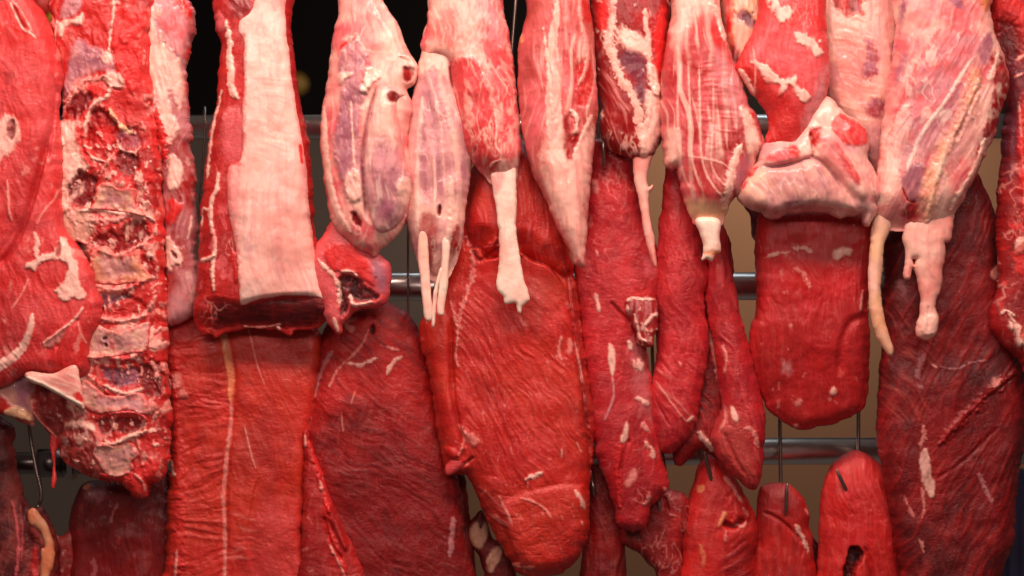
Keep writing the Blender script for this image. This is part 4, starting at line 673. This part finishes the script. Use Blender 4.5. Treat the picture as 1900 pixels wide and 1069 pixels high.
O1 = Flesh("930,262 955,256 972,266 988,296 1010,350 1036,412 1054,470 1068,540 1078,620 1090,700 1102,780 1100,830 1092,880 1092,940 1088,990 1070,1034 1050,1056 1020,1068 992,1069 966,1064 944,1034 918,990 896,936 884,910 868,880 846,878 826,862 818,820 810,770 802,700 784,640 784,600 800,550 826,500 848,430 864,370 880,310 905,280", -42, 46, 'ro', [
    ('lobe', "900,300 940,262 985,290 1012,352 1040,420 1060,490 1048,512 1010,490 975,474 930,480 880,450 866,420 880,340", 16, 18), ('step_edge', "1052,540 1020,498 990,486 960,470 905,482 890,462 862,466", 50, 24),
    ('groove', "836,590 838,680 842,740 852,790 866,830", 8, 12), ('lobe', "786,610 800,560 834,600 838,700 850,780 862,830 846,850 826,840 812,770", 9, 18), ('lobe', "818,832 840,830 862,850 872,870 850,878 828,866", 7, 12),
    ('fib', 62, 8, 10, 'R', .35, 1.4, "846,560 1080,560 1095,900 900,860"), ('fib', 55, 5, 12, 'e', .45, 1.1, "840,560 1060,560 1090,860 880,860"), ('crinkle', 58, 15, 1.8, "840,560 1060,560 1090,900 880,880", 2.6), ('crinkle', 5, 16, 3.2, "880,930 1090,900 1090,1069 950,1069"), ('fib', 80, 5, 9, 'P', .35, 1.0, "870,300 1000,270 1040,480 870,460"),
    ('stroke', 'f', "866,440 876,470 880,500 868,540 862,560 852,600 848,640", 9, 5, 2, .7), ('stroke', 'q', "880,450 900,462 930,440 940,450", 9, 4, 5, .78), ('groove', "872,456 890,484 908,470 930,456", 7, 6, 'd'), ('stroke', 'F', "938,452 922,456", 5, 2, 3), ('patch', 'R', "890,470 940,465 930,480 900,520 878,500", 8, 6, 0, .6), ('patch', 'b', "970,520 1020,520 1020,560 1000,600 980,580", 20, 12, 0, .6),
    ('groove', "1052,500 1062,600 1080,720 1092,820 1094,900", 5, 7), ('patch', 'd', "1052,500 1066,520 1080,640 1098,760 1094,860 1076,720 1062,600", 6, 5, -4, .6), ('stroke', 'f', "1066,634 1072,660 1078,690 1080,710", 4, 1, 1.5, .8), ('stroke', 'f', "1042,624 1036,650 1042,668", 5, 1.5, 1.5, .7), ('patch', 'f', "1054,630 1064,636 1062,648 1052,656", 2, 3, 1, .7), ('stroke', 'f', "1070,820 1078,838", 4, 1, 1, .7), ('stroke', 'F', "1042,832 1042,848", 2.5, .5, 1, .7),
    ('stroke', 'F', "975,888 985,884 1000,878 1006,874", 7, 3, 3), ('stroke', 'f', "979,886 979,904", 2.5, .6, 1.5, .8), ('stroke', 'f', "966,922 990,930 1010,942 1024,960", 4, 1.5, 2, .78), ('stroke', 'F', "1068,910 1078,926 1084,944", 8, 2, 2, .78), ('patch', 'q', "908,886 922,882 930,892 918,904", 4, 4, 2, .78), ('stroke', 'f', "938,942 946,960 950,975", 5, 2, 1.5, .8), ('stroke', 'f', "925,920 935,940 944,960", 5, 2, 1.5, .6),
    ('stroke', 'O', "868,896 878,920 886,944", 11, 2, 1, .78), ('fib', 28, 6, 10, 'f', .5, 1.4, "880,905 925,915 945,990 900,960", .25), ('patch', 'd', "876,900 925,912 950,990 930,1000 890,940", 10, 6, 0, .5), ('lobe', "936,930 1085,900 1088,1000 1050,1050 980,1060 945,1000", 8, 30), ('stroke', 'f', "836,560 848,610 846,660 850,680", 5, 2.5, 2, .6), ('patch', 'f', "862,800 880,806 890,820 880,828 866,816", 3, 5, 2, .6), ('stroke', 'f', "854,790 862,806 858,830 852,846", 4, 2.5, 3, .7), ('groove', "880,846 868,856 854,866", 5, 6, 'd'),
    ('web', 'f', 24, .03, .4, "840,560 960,560 940,760 850,760"), ('blot', 'f', 10, .5, .4), ('patch', 'd', "880,700 910,715 925,750 900,740", 12, 6, 0, .5), ('stroke', 'f', "990,1052 950,1050 968,1044", 4, 2, 1.5, .6), ('patch', 'f', "1078,966 1082,968 1080,974", 1, 1, 2)], R=42, seed=90, edge=2.2, infl=.4)
O2 = Flesh("846,846 834,856 826,868 828,880 836,882 846,876 860,864 862,850", -76, 12, 'Rq', [], R=8, seed=91, edge=1)
add_thing('marbled_round', 'largest red slab at centre, folded over at its top, left edge ragged', 'meat cut', MID, [('muscle', O1, MEAT), ('meat_shred', O2, MEAT)])

P1 = Flesh("1104,268 1116,258 1136,260 1156,272 1168,284 1172,310 1174,330 1184,370 1196,410 1212,450 1221,490 1222,530 1216,560 1190,590 1196,640 1206,700 1214,770 1222,810 1230,860 1239,905 1226,918 1216,930 1204,944 1198,972 1186,984 1152,978 1146,946 1130,900 1112,850 1102,800 1094,720 1082,640 1074,560 1070,500 1082,430 1092,360 1096,310", -34, 40, 'Cc', [
    ('crinkle', 40, 12, 2.4, "1080,290 1210,380 1222,520 1150,580 1075,560", 1.3), ('lobe', "1112,262 1150,268 1172,300 1172,332 1150,326 1130,300", 6, 12), ('patch', 'f', "1098,336 1106,334 1112,348 1108,360 1100,354", 2, 1.5, 1, .85), ('stroke', 'f', "1106,464 1108,474", 4, 1, 1), ('patch', 'P', "1196,480 1216,476 1220,510 1204,516 1192,500", 5, 6, 0, .7), ('patch', 'q', "1110,510 1180,500 1190,540 1170,560 1120,550", 20, 8, 0, .6), ('patch', 'P', "1082,462 1096,470 1100,500 1086,500", 5, 5, 0, .5),
    ('stroke', 'F', "1104,545 1108,560 1112,576", 8, 2, 1.5, .78), ('patch', 'F', "1128,636 1138,646 1142,672 1136,700 1130,680 1128,660", 1.5, 1.5, 2), ('stroke', 'm', "1136,700 1138,735 1130,760 1120,780", 4, 1, 1.5, .8), ('groove', "1132,560 1150,580 1172,600", 6, 6), ('crinkle', -25, 11, 3, "1132,590 1170,600 1180,700 1140,720"), ('fib', 88, 6, 7, 'd', .4, 1.1, "1150,600 1210,640 1230,860 1180,860"), ('patch', 'm', "1168,640 1200,650 1215,780 1190,760", 12, 8, 0, .4),
    ('patch', 'F', "1164,636 1170,634 1174,650 1168,648", 1.5, 2, 3), ('patch', 'F', "1172,672 1186,668 1196,680 1186,690 1174,684", 2, 4, 3, .78), ('stroke', 'F', "1180,738 1194,744 1204,752", 9, 3, 2.5, .78), ('patch', 'F', "1154,800 1162,782 1166,796 1160,818 1150,818", 2, 2, 2.5), ('stroke', 'f', "1190,786 1204,800", 8, 3, 2, .8), ('stroke', 'F', "1196,820 1210,834 1212,850", 7, 3, 2, .78), ('stroke', 'f', "1206,914 1202,930 1192,936", 7, 3, 2, .78), ('patch', 'f', "1160,894 1176,870 1182,882 1168,902", 3, 3, .5, .7), ('patch', 'f', "1232,904 1238,908 1236,914 1230,910", 1, 1, 2),
    ('groove', "1168,812 1158,840 1150,880 1150,940", 5, 5), ('stroke', 'R', "1150,830 1146,880 1150,940", 9, 3, 3, .6), ('blot', 'f', 10, .45, .5, "1175,650 1215,680 1225,840 1190,820"), ('crinkle', 0, 11, 1.6), ('web', 'f', 34, .03, .5)], R=32, seed=94, edge=2)
P2 = Flesh("1164,552 1180,550 1206,550 1216,556 1221,580 1220,604 1212,628 1206,642 1192,642 1182,636 1176,612 1166,590 1160,570", -72, 16, 'ed', [('stroke', 'F', "1160,560 1170,552 1190,554 1212,556", 5, 2.5, 3), ('stroke', 'F', "1176,584 1182,606 1186,626 1200,634", 5, 2, 3), ('stroke', 'F', "1218,582 1204,592 1196,604", 5, 2.5, 3), ('stroke', 'F', "1162,566 1164,590", 6, 2, 3), ('blot', 'F', 9, .35, .7, None, .12, 1), ('fib', 88, 5, 5, 'm', .4, 1)], R=12, seed=95, edge=2, step=2)
add_thing('skirt_strip', 'narrow red strip with a lumpy fat edged knob on its right side', 'meat cut', MID, [('muscle', P1, MEAT), ('fatty_knob', P2, MEAT)])

R0 = Flesh("1250,330 1300,400 1350,440 1356,560 1344,700 1350,800 1340,850 1300,830 1262,862 1252,840 1256,800 1290,740 1300,600", -8, 30, 'de', [('patch', 'D', "1300,540 1330,560 1330,700 1290,780 1270,800", 16, 8, 0, .7), ('stroke', 'f', "1314,610 1324,650 1332,690 1336,720", 10, 3, 2, .7), ('stroke', 'F', "1296,802 1310,820 1330,836", 12, 3, 3, .8), ('crinkle', 30, 12, 1.8), ('fib', 80, 5, 6, 'r', .5, 1.2)], R=22, seed=97)
R1 = Flesh("1240,305 1262,312 1290,400 1306,460 1310,520 1302,545 1306,590 1310,630 1304,690 1294,742 1282,790 1262,822 1240,838 1222,826 1210,790 1207,735 1218,690 1222,640 1218,590 1220,500 1228,400 1236,340", -40, 34, 'Cc', [('crinkle', 25, 12, 2.0, None, 1.6), ('fib', 65, 6, 8, 'q', .4, 1.2), ('fib', 40, 12, 10, 'f', .4, 1.6, "1206,690 1300,680 1290,800 1220,820", .3), ('stroke', 'f', "1215,706 1240,742 1270,780", 3, 1, 1.5, .6), ('stroke', 'F', "1272,780 1284,770", 6, 2, 2, .8), ('groove', "1214,740 1240,790", 4, 3), ('patch', 'f', "1256,670 1262,672 1260,678", 1, 1, 1.5)], R=34, seed=98, edge=1.6)
R2 = Flesh("1312,545 1316,500 1304,430 1330,410 1346,450 1358,520 1368,580 1384,640 1398,700 1412,750 1414,800 1410,850 1404,892 1392,902 1376,890 1352,870 1330,842 1322,800 1340,760 1336,720 1330,660 1316,590", -42, 36, 'Cc', [('fib', 70, 6, 9, 'q', .45, 1.3), ('crinkle', 15, 11, 1.6), ('patch', 'b', "1340,760 1380,780 1400,860 1390,895 1352,866 1326,840", 12, 7, 0, .6), ('patch', 'F', "1352,752 1362,762 1366,778 1358,780 1352,768", 1.5, 1.5, 2), ('stroke', 'f', "1336,640 1344,660 1340,690", 5, 2, 2, .7), ('stroke', 'f', "1374,790 1394,800 1402,830", 7, 4, 1.5, .7), ('stroke', 'f', "1330,800 1344,770 1340,750", 5, 2, 1.5, .6), ('groove', "1340,800 1356,840 1380,880", 6, 5), ('crinkle', 40, 12, 3, "1340,770 1404,780 1400,895 1330,860")], R=30, seed=99, edge=1.8)
add_thing('folded_strip_pair', 'red strip folded double into two hanging lobes with a dark gap between', 'meat cut', MID, [('inner_muscle', R0, DRY), ('muscle', R1, MEAT, 'left lobe of the folded strip'), ('muscle', R2, MEAT, 'right lobe of the folded strip')])

T1 = Flesh("1412,402 1440,390 1500,384 1560,386 1600,394 1618,410 1621,470 1614,520 1610,560 1612,620 1612,690 1608,740 1598,762 1560,780 1530,788 1500,796 1476,792 1446,772 1424,750 1412,710 1400,676 1395,640 1402,600 1410,560 1408,480", -38, 46, 'Cr', [
    ('crinkle', 88, 9, 2.2, "1405,395 1620,395 1615,600 1580,560 1500,600 1400,680", 3.5), ('fib', 89, 5, 12, 'e', .5, 1.1, "1405,395 1620,395 1615,620 1500,600 1400,690"), 
    ('slope', 600, 790, 16), ('patch', 'e', "1400,690 1450,645 1470,610 1510,592 1560,596 1612,600 1612,740 1500,796 1430,756", 14, 8, 0, .7), ('groove', "1610,585 1576,600 1560,640 1556,700", 16, 6), ('patch', 'F', "1545,468 1560,460 1580,462 1576,472 1556,478 1548,482", 2, 3, 2.5), ('stroke', 'F', "1420,478 1440,470 1462,468", 5, 4, 2, .7), ('stroke', 'F', "1470,460 1490,462 1504,468", 7, 4, 2, .78), ('stroke', 'f', "1476,500 1490,510 1500,530", 8, 5, 1.5, .6), ('stroke', 'f', "1600,540 1596,575", 6, 1.5, 3, .78),  # broad darker patch puts the shadow on the lower block into its colour
    ('patch', 'F', "1538,724 1546,720 1552,728 1544,734", 2, 2, 2, .78), ('patch', 'f', "1474,744 1486,742 1484,750 1476,752", 3, 3, 1.5, .8), ('patch', 'f', "1462,604 1468,602 1466,612", 1.5, 1, 1.5, .78), ('patch', 'f', "1474,790 1482,788 1480,796", 2, 1, 1.5), ('blot', 'f', 12, .5, .4), ('patch', 'm', "1450,670 1466,680 1462,700 1452,690", 5, 5, 0, .6), ('crinkle', 10, 15, 1.6, "1400,660 1612,620 1610,780 1420,780")], R=30, seed=102, edge=2, infl=.4)
add_thing('silverside_block', 'square red block with a row of white fat flecks, under the knotted joint', 'meat cut', MID, [('muscle', T1, FIBRE)])
T0 = Flesh("1374,350 1400,380 1436,386 1436,470 1424,500 1412,480 1404,452 1394,430 1394,400 1380,380", 20, 10, 'gU', [('fib', 88, 8, 6, 'u', .5, 1)], R=8, seed=104)
add_thing('membrane_sheet', 'thin grey membrane hanging behind the top left corner of the red block', 'membrane', MID, [('membrane', T0, SINEW)])

V1 = Flesh("1740,345 1780,320 1806,318 1830,352 1848,400 1858,470 1862,560 1872,610 1890,660 1906,720 1904,800 1892,870 1884,940 1880,1010 1850,1090 1840,1130 1690,1130 1678,1060 1664,980 1650,900 1636,830 1634,770 1640,690 1644,600 1646,500 1650,440 1690,390", -26, 48, 'dD', [
    ('fib', 118, 6, 12, 'e', .55, 1.0), ('fib', 50, 5, 9, 'b', .45, .8, "1640,560 1730,560 1720,760 1640,760"), ('crinkle', -30, 13, 1.5, "1700,680 1890,660 1880,1000 1690,1000", 2.8), ('crinkle', -62, 10, 1.5, "1640,420 1860,400 1860,620 1640,640"), ('stroke', 'e', "1880,690 1830,730 1780,780 1740,820", 16, 6, 5, .5), ('groove', "1876,700 1820,745 1775,790", 7, 2.5), ('groove', "1850,790 1790,850 1730,890", 7, 2), ('patch', 'e', "1700,780 1760,760 1790,820 1760,900 1720,960 1700,900", 24, 12, 0, .6),
    ('patch', 'F', "1706,838 1716,832 1722,856 1726,880 1732,900 1728,922 1714,910 1706,880 1702,856", 1.5, 2.5, 3, .8), ('stroke', 'f', "1708,788 1712,806 1704,830", 7, 4, 2, .6), ('stroke', 'f', "1708,900 1712,940 1708,960", 5, 2, 1.5, .6), ('stroke', 'f', "1676,920 1684,940 1694,960", 6, 3, 2, .6), ('stroke', 'f', "1704,1000 1712,1024", 6, 3, 2, .7), ('stroke', 'm', "1712,656 1700,690 1706,720", 8, 5, 1, .45), ('stroke', 'm', "1740,680 1770,684 1800,672 1830,668", 3, 2, 1, .6), ('stroke', 'f', "1726,676 1736,682", 4, .5, 1.5), ('patch', 'f', "1838,500 1854,492 1860,510 1848,520 1838,514", 2, 3, 2, .8), ('patch', 'f', "1838,706 1860,698 1850,714 1840,720", 3, 5, 1, .6), ('stroke', 'm', "1812,880 1824,900 1836,930", 7, 5, 1, .5), ('patch', 'm', "1662,520 1680,528 1676,546 1664,540", 4, 5, 0, .45), ('stroke', 'f', "1706,620 1700,612", 8, 3, 1, .5), ('blot', 'k', 50, .4, .25)], R=50, seed=106, edge=2, infl=.4)
add_thing('dark_beef_slab', 'very dark long slab with diagonal grain, behind the big pale shank', 'meat cut', MID, [('muscle', V1, DRY)])
# ================================================================== bottom row
W1 = Flesh("1310,856 1326,848 1342,860 1360,890 1378,916 1396,950 1406,990 1400,1030 1396,1130 1262,1130 1268,1040 1268,990 1282,930 1294,890 1300,870", 24, 42, 'rR', [
    ('groove', "1380,960 1360,976 1340,968", 10, 12, 'd'), ('patch', 'R', "1350,900 1376,930 1386,958 1360,966 1348,940", 9, 6, 6, .8), ('stroke', 'f', "1344,886 1358,900 1366,916 1376,930", 7, 2, 2, .78), ('stroke', 'O', "1344,948 1340,960 1332,974", 9, 2, 3), ('patch', 'O', "1296,902 1306,900 1306,910 1294,914", 1.5, 1.5, 1.5, .78), ('stroke', 'f', "1364,972 1378,976 1384,966", 6, 2, 2, .8), ('stroke', 'O', "1298,1010 1304,1030 1304,1050", 7, 2, 1, .6), ('stroke', 'f', "1346,982 1344,1000", 5, 2, 1.5, .7), ('stroke', 'f', "1376,940 1388,956", 5, 2, 1.5, .6), ('crinkle', 60, 12, 1.5), ('fib', -30, 7, 7, 'd', .5, 1.4, "1350,1010 1405,1000 1400,1100 1340,1090"), ('patch', 'd', "1350,1010 1405,990 1400,1120 1330,1120", 16, 8, 0, .6)], R=38, seed=110, edge=1.5)
add_thing('hanging_tender', 'small pointed red cut with orange flecks and a cavity at lower right', 'meat cut', LOW, [('muscle', W1, MEAT)])
W2 = Flesh("1414,912 1426,904 1452,902 1468,906 1484,922 1498,946 1500,980 1506,1010 1506,1130 1392,1130 1400,1060 1408,1000 1410,950", 24, 36, 'er', [('groove', "1414,950 1440,960 1470,985 1490,1010", 6, 5), ('fib', 88, 5, 10, 'd', .45, 1.0, "1405,960 1490,980 1500,1120 1395,1120"), ('crinkle', 20, 8, 1.6, "1412,904 1480,904 1490,960 1414,950"), ('stroke', 'F', "1474,972 1484,990 1496,1012 1500,1024", 9, 3, 2, .78), ('stroke', 'f', "1494,944 1502,956", 6, 1, 2, .78), ('patch', 'd', "1460,910 1498,946 1500,1000 1476,970", 8, 5, 0, .5)], R=34, seed=112, edge=1.2)
add_thing('hanging_tender', 'small smooth cut with a cream fat patch on its right edge', 'meat cut', LOW, [('muscle', W2, FIBRE)])
W3 = Flesh("1568,850 1584,842 1602,843 1620,854 1640,874 1656,906 1668,944 1676,990 1676,1060 1676,1130 1520,1130 1522,1060 1526,1000 1528,940 1534,900 1548,868", 24, 48, 'rR', [
    ('fib', 84, 6, 9, 'q', .4, 1.6), ('crinkle', 80, 10, 3.2, None, 3), ('crinkle', 20, 10, 2.6, "1580,920 1640,930 1640,980 1580,970", 1.2), ('patch', 'kD', "1572,1022 1582,1012 1592,1014 1600,1030 1586,1050 1580,1069 1576,1120 1560,1120 1564,1060", 2, 2, -22), ('lobe', "1584,1036 1600,1030 1612,1060 1610,1120 1580,1120", 10, 12), ('stroke', 'y', "1654,930 1664,950", 4, 2, 1, .4), ('stroke', 'O', "1670,958 1676,966", 5, 1, 2, .8), ('groove', "1600,1010 1616,1050 1620,1110", 5, 4)], R=50, seed=114, edge=1.2)
add_thing('hanging_tender', 'rounded red cut with wavy vertical grain and a dark hollow', 'meat cut', LOW, [('muscle', W3, FIBRE)])
W4 = Flesh("1500,1000 1514,1006 1526,1024 1540,1060 1545,1130 1490,1130", 60, 16, 'dD', [('fib', 80, 6, 6, 'e', .4, 1)], R=12, seed=116)
add_thing('dark_scrap', 'dark red scrap low down between the second and third small cuts', 'meat cut', LOW, [('muscle', W4, DRY)])
X1 = Flesh("1196,930 1214,914 1238,912 1262,920 1276,932 1274,970 1266,1010 1262,1050 1262,1130 1240,1130 1222,1064 1200,1036 1176,1018 1156,1006 1154,988 1160,976 1186,960", 16, 26, 'ed', [('web', 'f', 20, .06, .6), ('crinkle', -30, 12, 2.4), ('patch', 'k', "1156,984 1176,984 1200,1000 1170,1004", 8, 6, 0, .6), ('stroke', 'f', "1240,954 1256,958", 3, 1, 1.5, .8), ('patch', 'R', "1236,960 1266,950 1262,1000 1240,990", 10, 7, 0, .6), ('groove', "1232,920 1240,950", 5, 5)], R=18, seed=118, edge=2)
add_thing('triangular_scrap', 'small dark red triangular cut under the lower end of the narrow strip', 'meat cut', LOW, [('muscle', X1, MEAT)])
Y1 = Flesh("1092,872 1108,856 1126,862 1140,900 1152,950 1156,1010 1152,1130 1078,1130 1084,1040 1092,960", 30, 28, 'ed', [('crinkle', 10, 7, 1.4), ('fib', 84, 6, 6, 'b', .4, 1)], R=24, seed=120)
add_thing('plain_strip', 'plain dull red strip hanging low between the largest slab and triangular cut', 'meat cut', LOW, [('muscle', Y1, DRY)])
Z1 = Flesh("156,902 182,896 240,892 300,880 322,900 326,1130 136,1130 136,1030 130,980 132,950 142,922", 16, 36, 'dD', [('fib', 88, 6, 12, 'D', .6, 1.0), ('patch', 'um', "165,905 200,900 196,925 164,925", 7, 6, 0, .55), ('stroke', 'O', "156,906 166,900", 9, 1, 2, .78), ('stroke', 'f', "222,930 212,950 208,968", 4, 2.5, .5, .5), ('patch', 'q', "220,994 226,996 224,1010 217,1008", 1.5, 1.5, 1.5, .78), ('stroke', 'm', "176,1036 178,1056 172,1069", 7, 4, .5, .5), ('patch', 'm', "256,1044 284,1040 276,1066 258,1062", 5, 6, 0, .3), ('patch', 'e', "150,960 300,970 300,1120 150,1120", 40, 12, 0, .5)], R=28, seed=122, infl=.3)
add_thing('dark_block', 'very dark smooth red block below the spine piece at lower left', 'meat cut', LOW, [('muscle', Z1, FIBRE)])
a1 = Flesh("-70,790 14,790 18,830 26,872 38,920 52,948 72,946 88,968 102,1006 104,1040 96,1130 -70,1130", -6, 30, 'bD', [('blot', 'd', 30, .1, .7), ('crinkle', 40, 14, 2), ('stroke', 'P', "24,930 34,980 36,1030 28,1090", 6, 2, 3, .7), ('stroke', 'P', "38,935 44,980 42,1040", 4, 1.5, 2, .6), ('patch', 'kD', "-70,790 14,790 18,840 22,874 -10,880 -70,860", 8, 5, 0, .8), ('patch', 'Dk', "40,940 54,950 60,990 80,1020 70,1060 50,1020", 6, 4, -6, .8), ('patch', 'R', "60,1016 72,1020 72,1080 62,1080", 3, 3, 3, .7)], R=24, seed=124, edge=2)
a2 = Flesh("52,950 62,942 76,954 90,976 97,1000 102,1026 100,1048 92,1069 86,1100 76,1080 78,1050 78,1020 84,1016 82,996 70,976 58,972", -30, 10, 'Oy', [('crinkle', 20, 9, 1.2)], R=8, seed=125, edge=1.4, step=2)
add_thing('fatty_offcut', 'brownish red offcut with an orange fat lobe in the bottom left corner', 'meat cut', LOW, [('muscle', a1, DRY), ('fat', a2, FATM)])
a3 = Flesh("98,1002 108,996 122,990 130,980 138,990 140,1130 94,1130", 10, 18, 'ed', [('blot', 'f', 12, .3, .6), ('patch', 'b', "98,1000 128,988 122,1010 104,1014", 4, 4, 0, .6), ('crinkle', 20, 10, 2)], R=12, seed=126)
add_thing('mottled_scrap', 'small mottled scrap between the orange fat lobe and the very dark block', 'meat cut', LOW, [('muscle', a3, MEAT)])
a4 = Flesh("868,986 872,970 886,956 894,948 904,970 914,1000 930,1012 950,1040 960,1130 908,1130 898,1060 888,1030 874,1012", 24, 18, 'Dd', [('patch', 'gy', "870,980 886,968 892,985 902,968 906,990 900,1010 888,1020 872,1006", 2, 3, 3, .78), ('patch', 'gy', "908,1024 926,1014 934,1026 922,1050 910,1062 902,1046", 2, 3, 3, .78), ('crinkle', 20, 10, 1.6)], R=12, seed=128)
add_thing('fatty_scrap', 'small dark scrap with two pale fat lumps, left of the largest slab', 'meat cut', LOW, [('muscle', a4, DRY)])

# ------------------------------------------------------------------ blurred things far behind
YEL = plain('yellow_fruit_skin', (.75, .42, .03), .5, noise=.15, scale=20)
RED = plain('red_fruit_skin', (.55, .03, .02), .45, noise=.15, scale=20)
def ball(px, py, y, r, mat, nm, label, cat, grp):
    k = (D + y) / D; n = 18; V = []; F = []
    for i in range(n + 1):
        t = pi * i / n
        for j in range(24): q = 2 * pi * j / 24; rr = r * sin(t) * (1 + .05 * cos(3 * q)); V.append((rr * cos(q), rr * sin(q), -r * (1.12 - .1 * sin(t)) * cos(t)))
    for i in range(n):
        for j in range(24): F.append((i * 24 + j, i * 24 + (j + 1) % 24, (i + 1) * 24 + (j + 1) % 24, (i + 1) * 24 + j))
    me = bpy.data.meshes.new(nm); me.from_pydata(V, [], F); me.shade_smooth(); me.update(); me.materials.append(mat)
    return put(nm, me, label, cat, grp, loc=(WX(px) * k, y, WZ(py) * k))
ball(64, 4, 1.2, .028, YEL, 'fruit', 'blurred yellow fruit at the top edge above the left shoulder slab', 'fruit', None)
ball(94, 22, 1.25, .032, YEL, 'fruit', 'blurred yellow fruit just left of the top of the spine piece', 'fruit', None)
ball(80, 6, 1.15, .026, RED, 'fruit', 'blurred red fruit between two yellow ones at the top left', 'fruit', None)
LMP = plain('dim_yellow_lamp_glass', (.25, .14, .02), .4, emit=.03)
ball(552, 156, 3.2, .03, LMP, 'hanging_lamp', 'small blurred yellow lamp glowing right of the fat capped loin', 'lamp', None)
# hanging cloth at bottom right
BLU = plain('dark_blue_cloth', (.035, .03, .075), .9, noise=.2, scale=8)
k = 1.16; n = 40; V = []; F = []
for side in (0, 1):
    for i in range(n + 1):
        for j in range(9):
            px = 1830 + 160 * i / n; py = 870 + 330 * j / 8
            V.append((WX(px) * k, .8 + .012 * sin(i * .9) + .008 * sin(i * 2.1 + j * .3) + side * .006, WZ(py) * k))
m = (n + 1) * 9
for i in range(n):
    for j in range(8):
        a = i * 9 + j; F.append((a, a + 1, a + 10, a + 9)); F.append((m + a, m + a + 9, m + a + 10, m + a + 1))
me = bpy.data.meshes.new('cloth'); me.from_pydata(V, [], F); me.shade_smooth(); me.update(); me.materials.append(BLU)
put('apron_cloth', me, 'dark blue cloth hanging far behind in the bottom right corner', 'cloth')
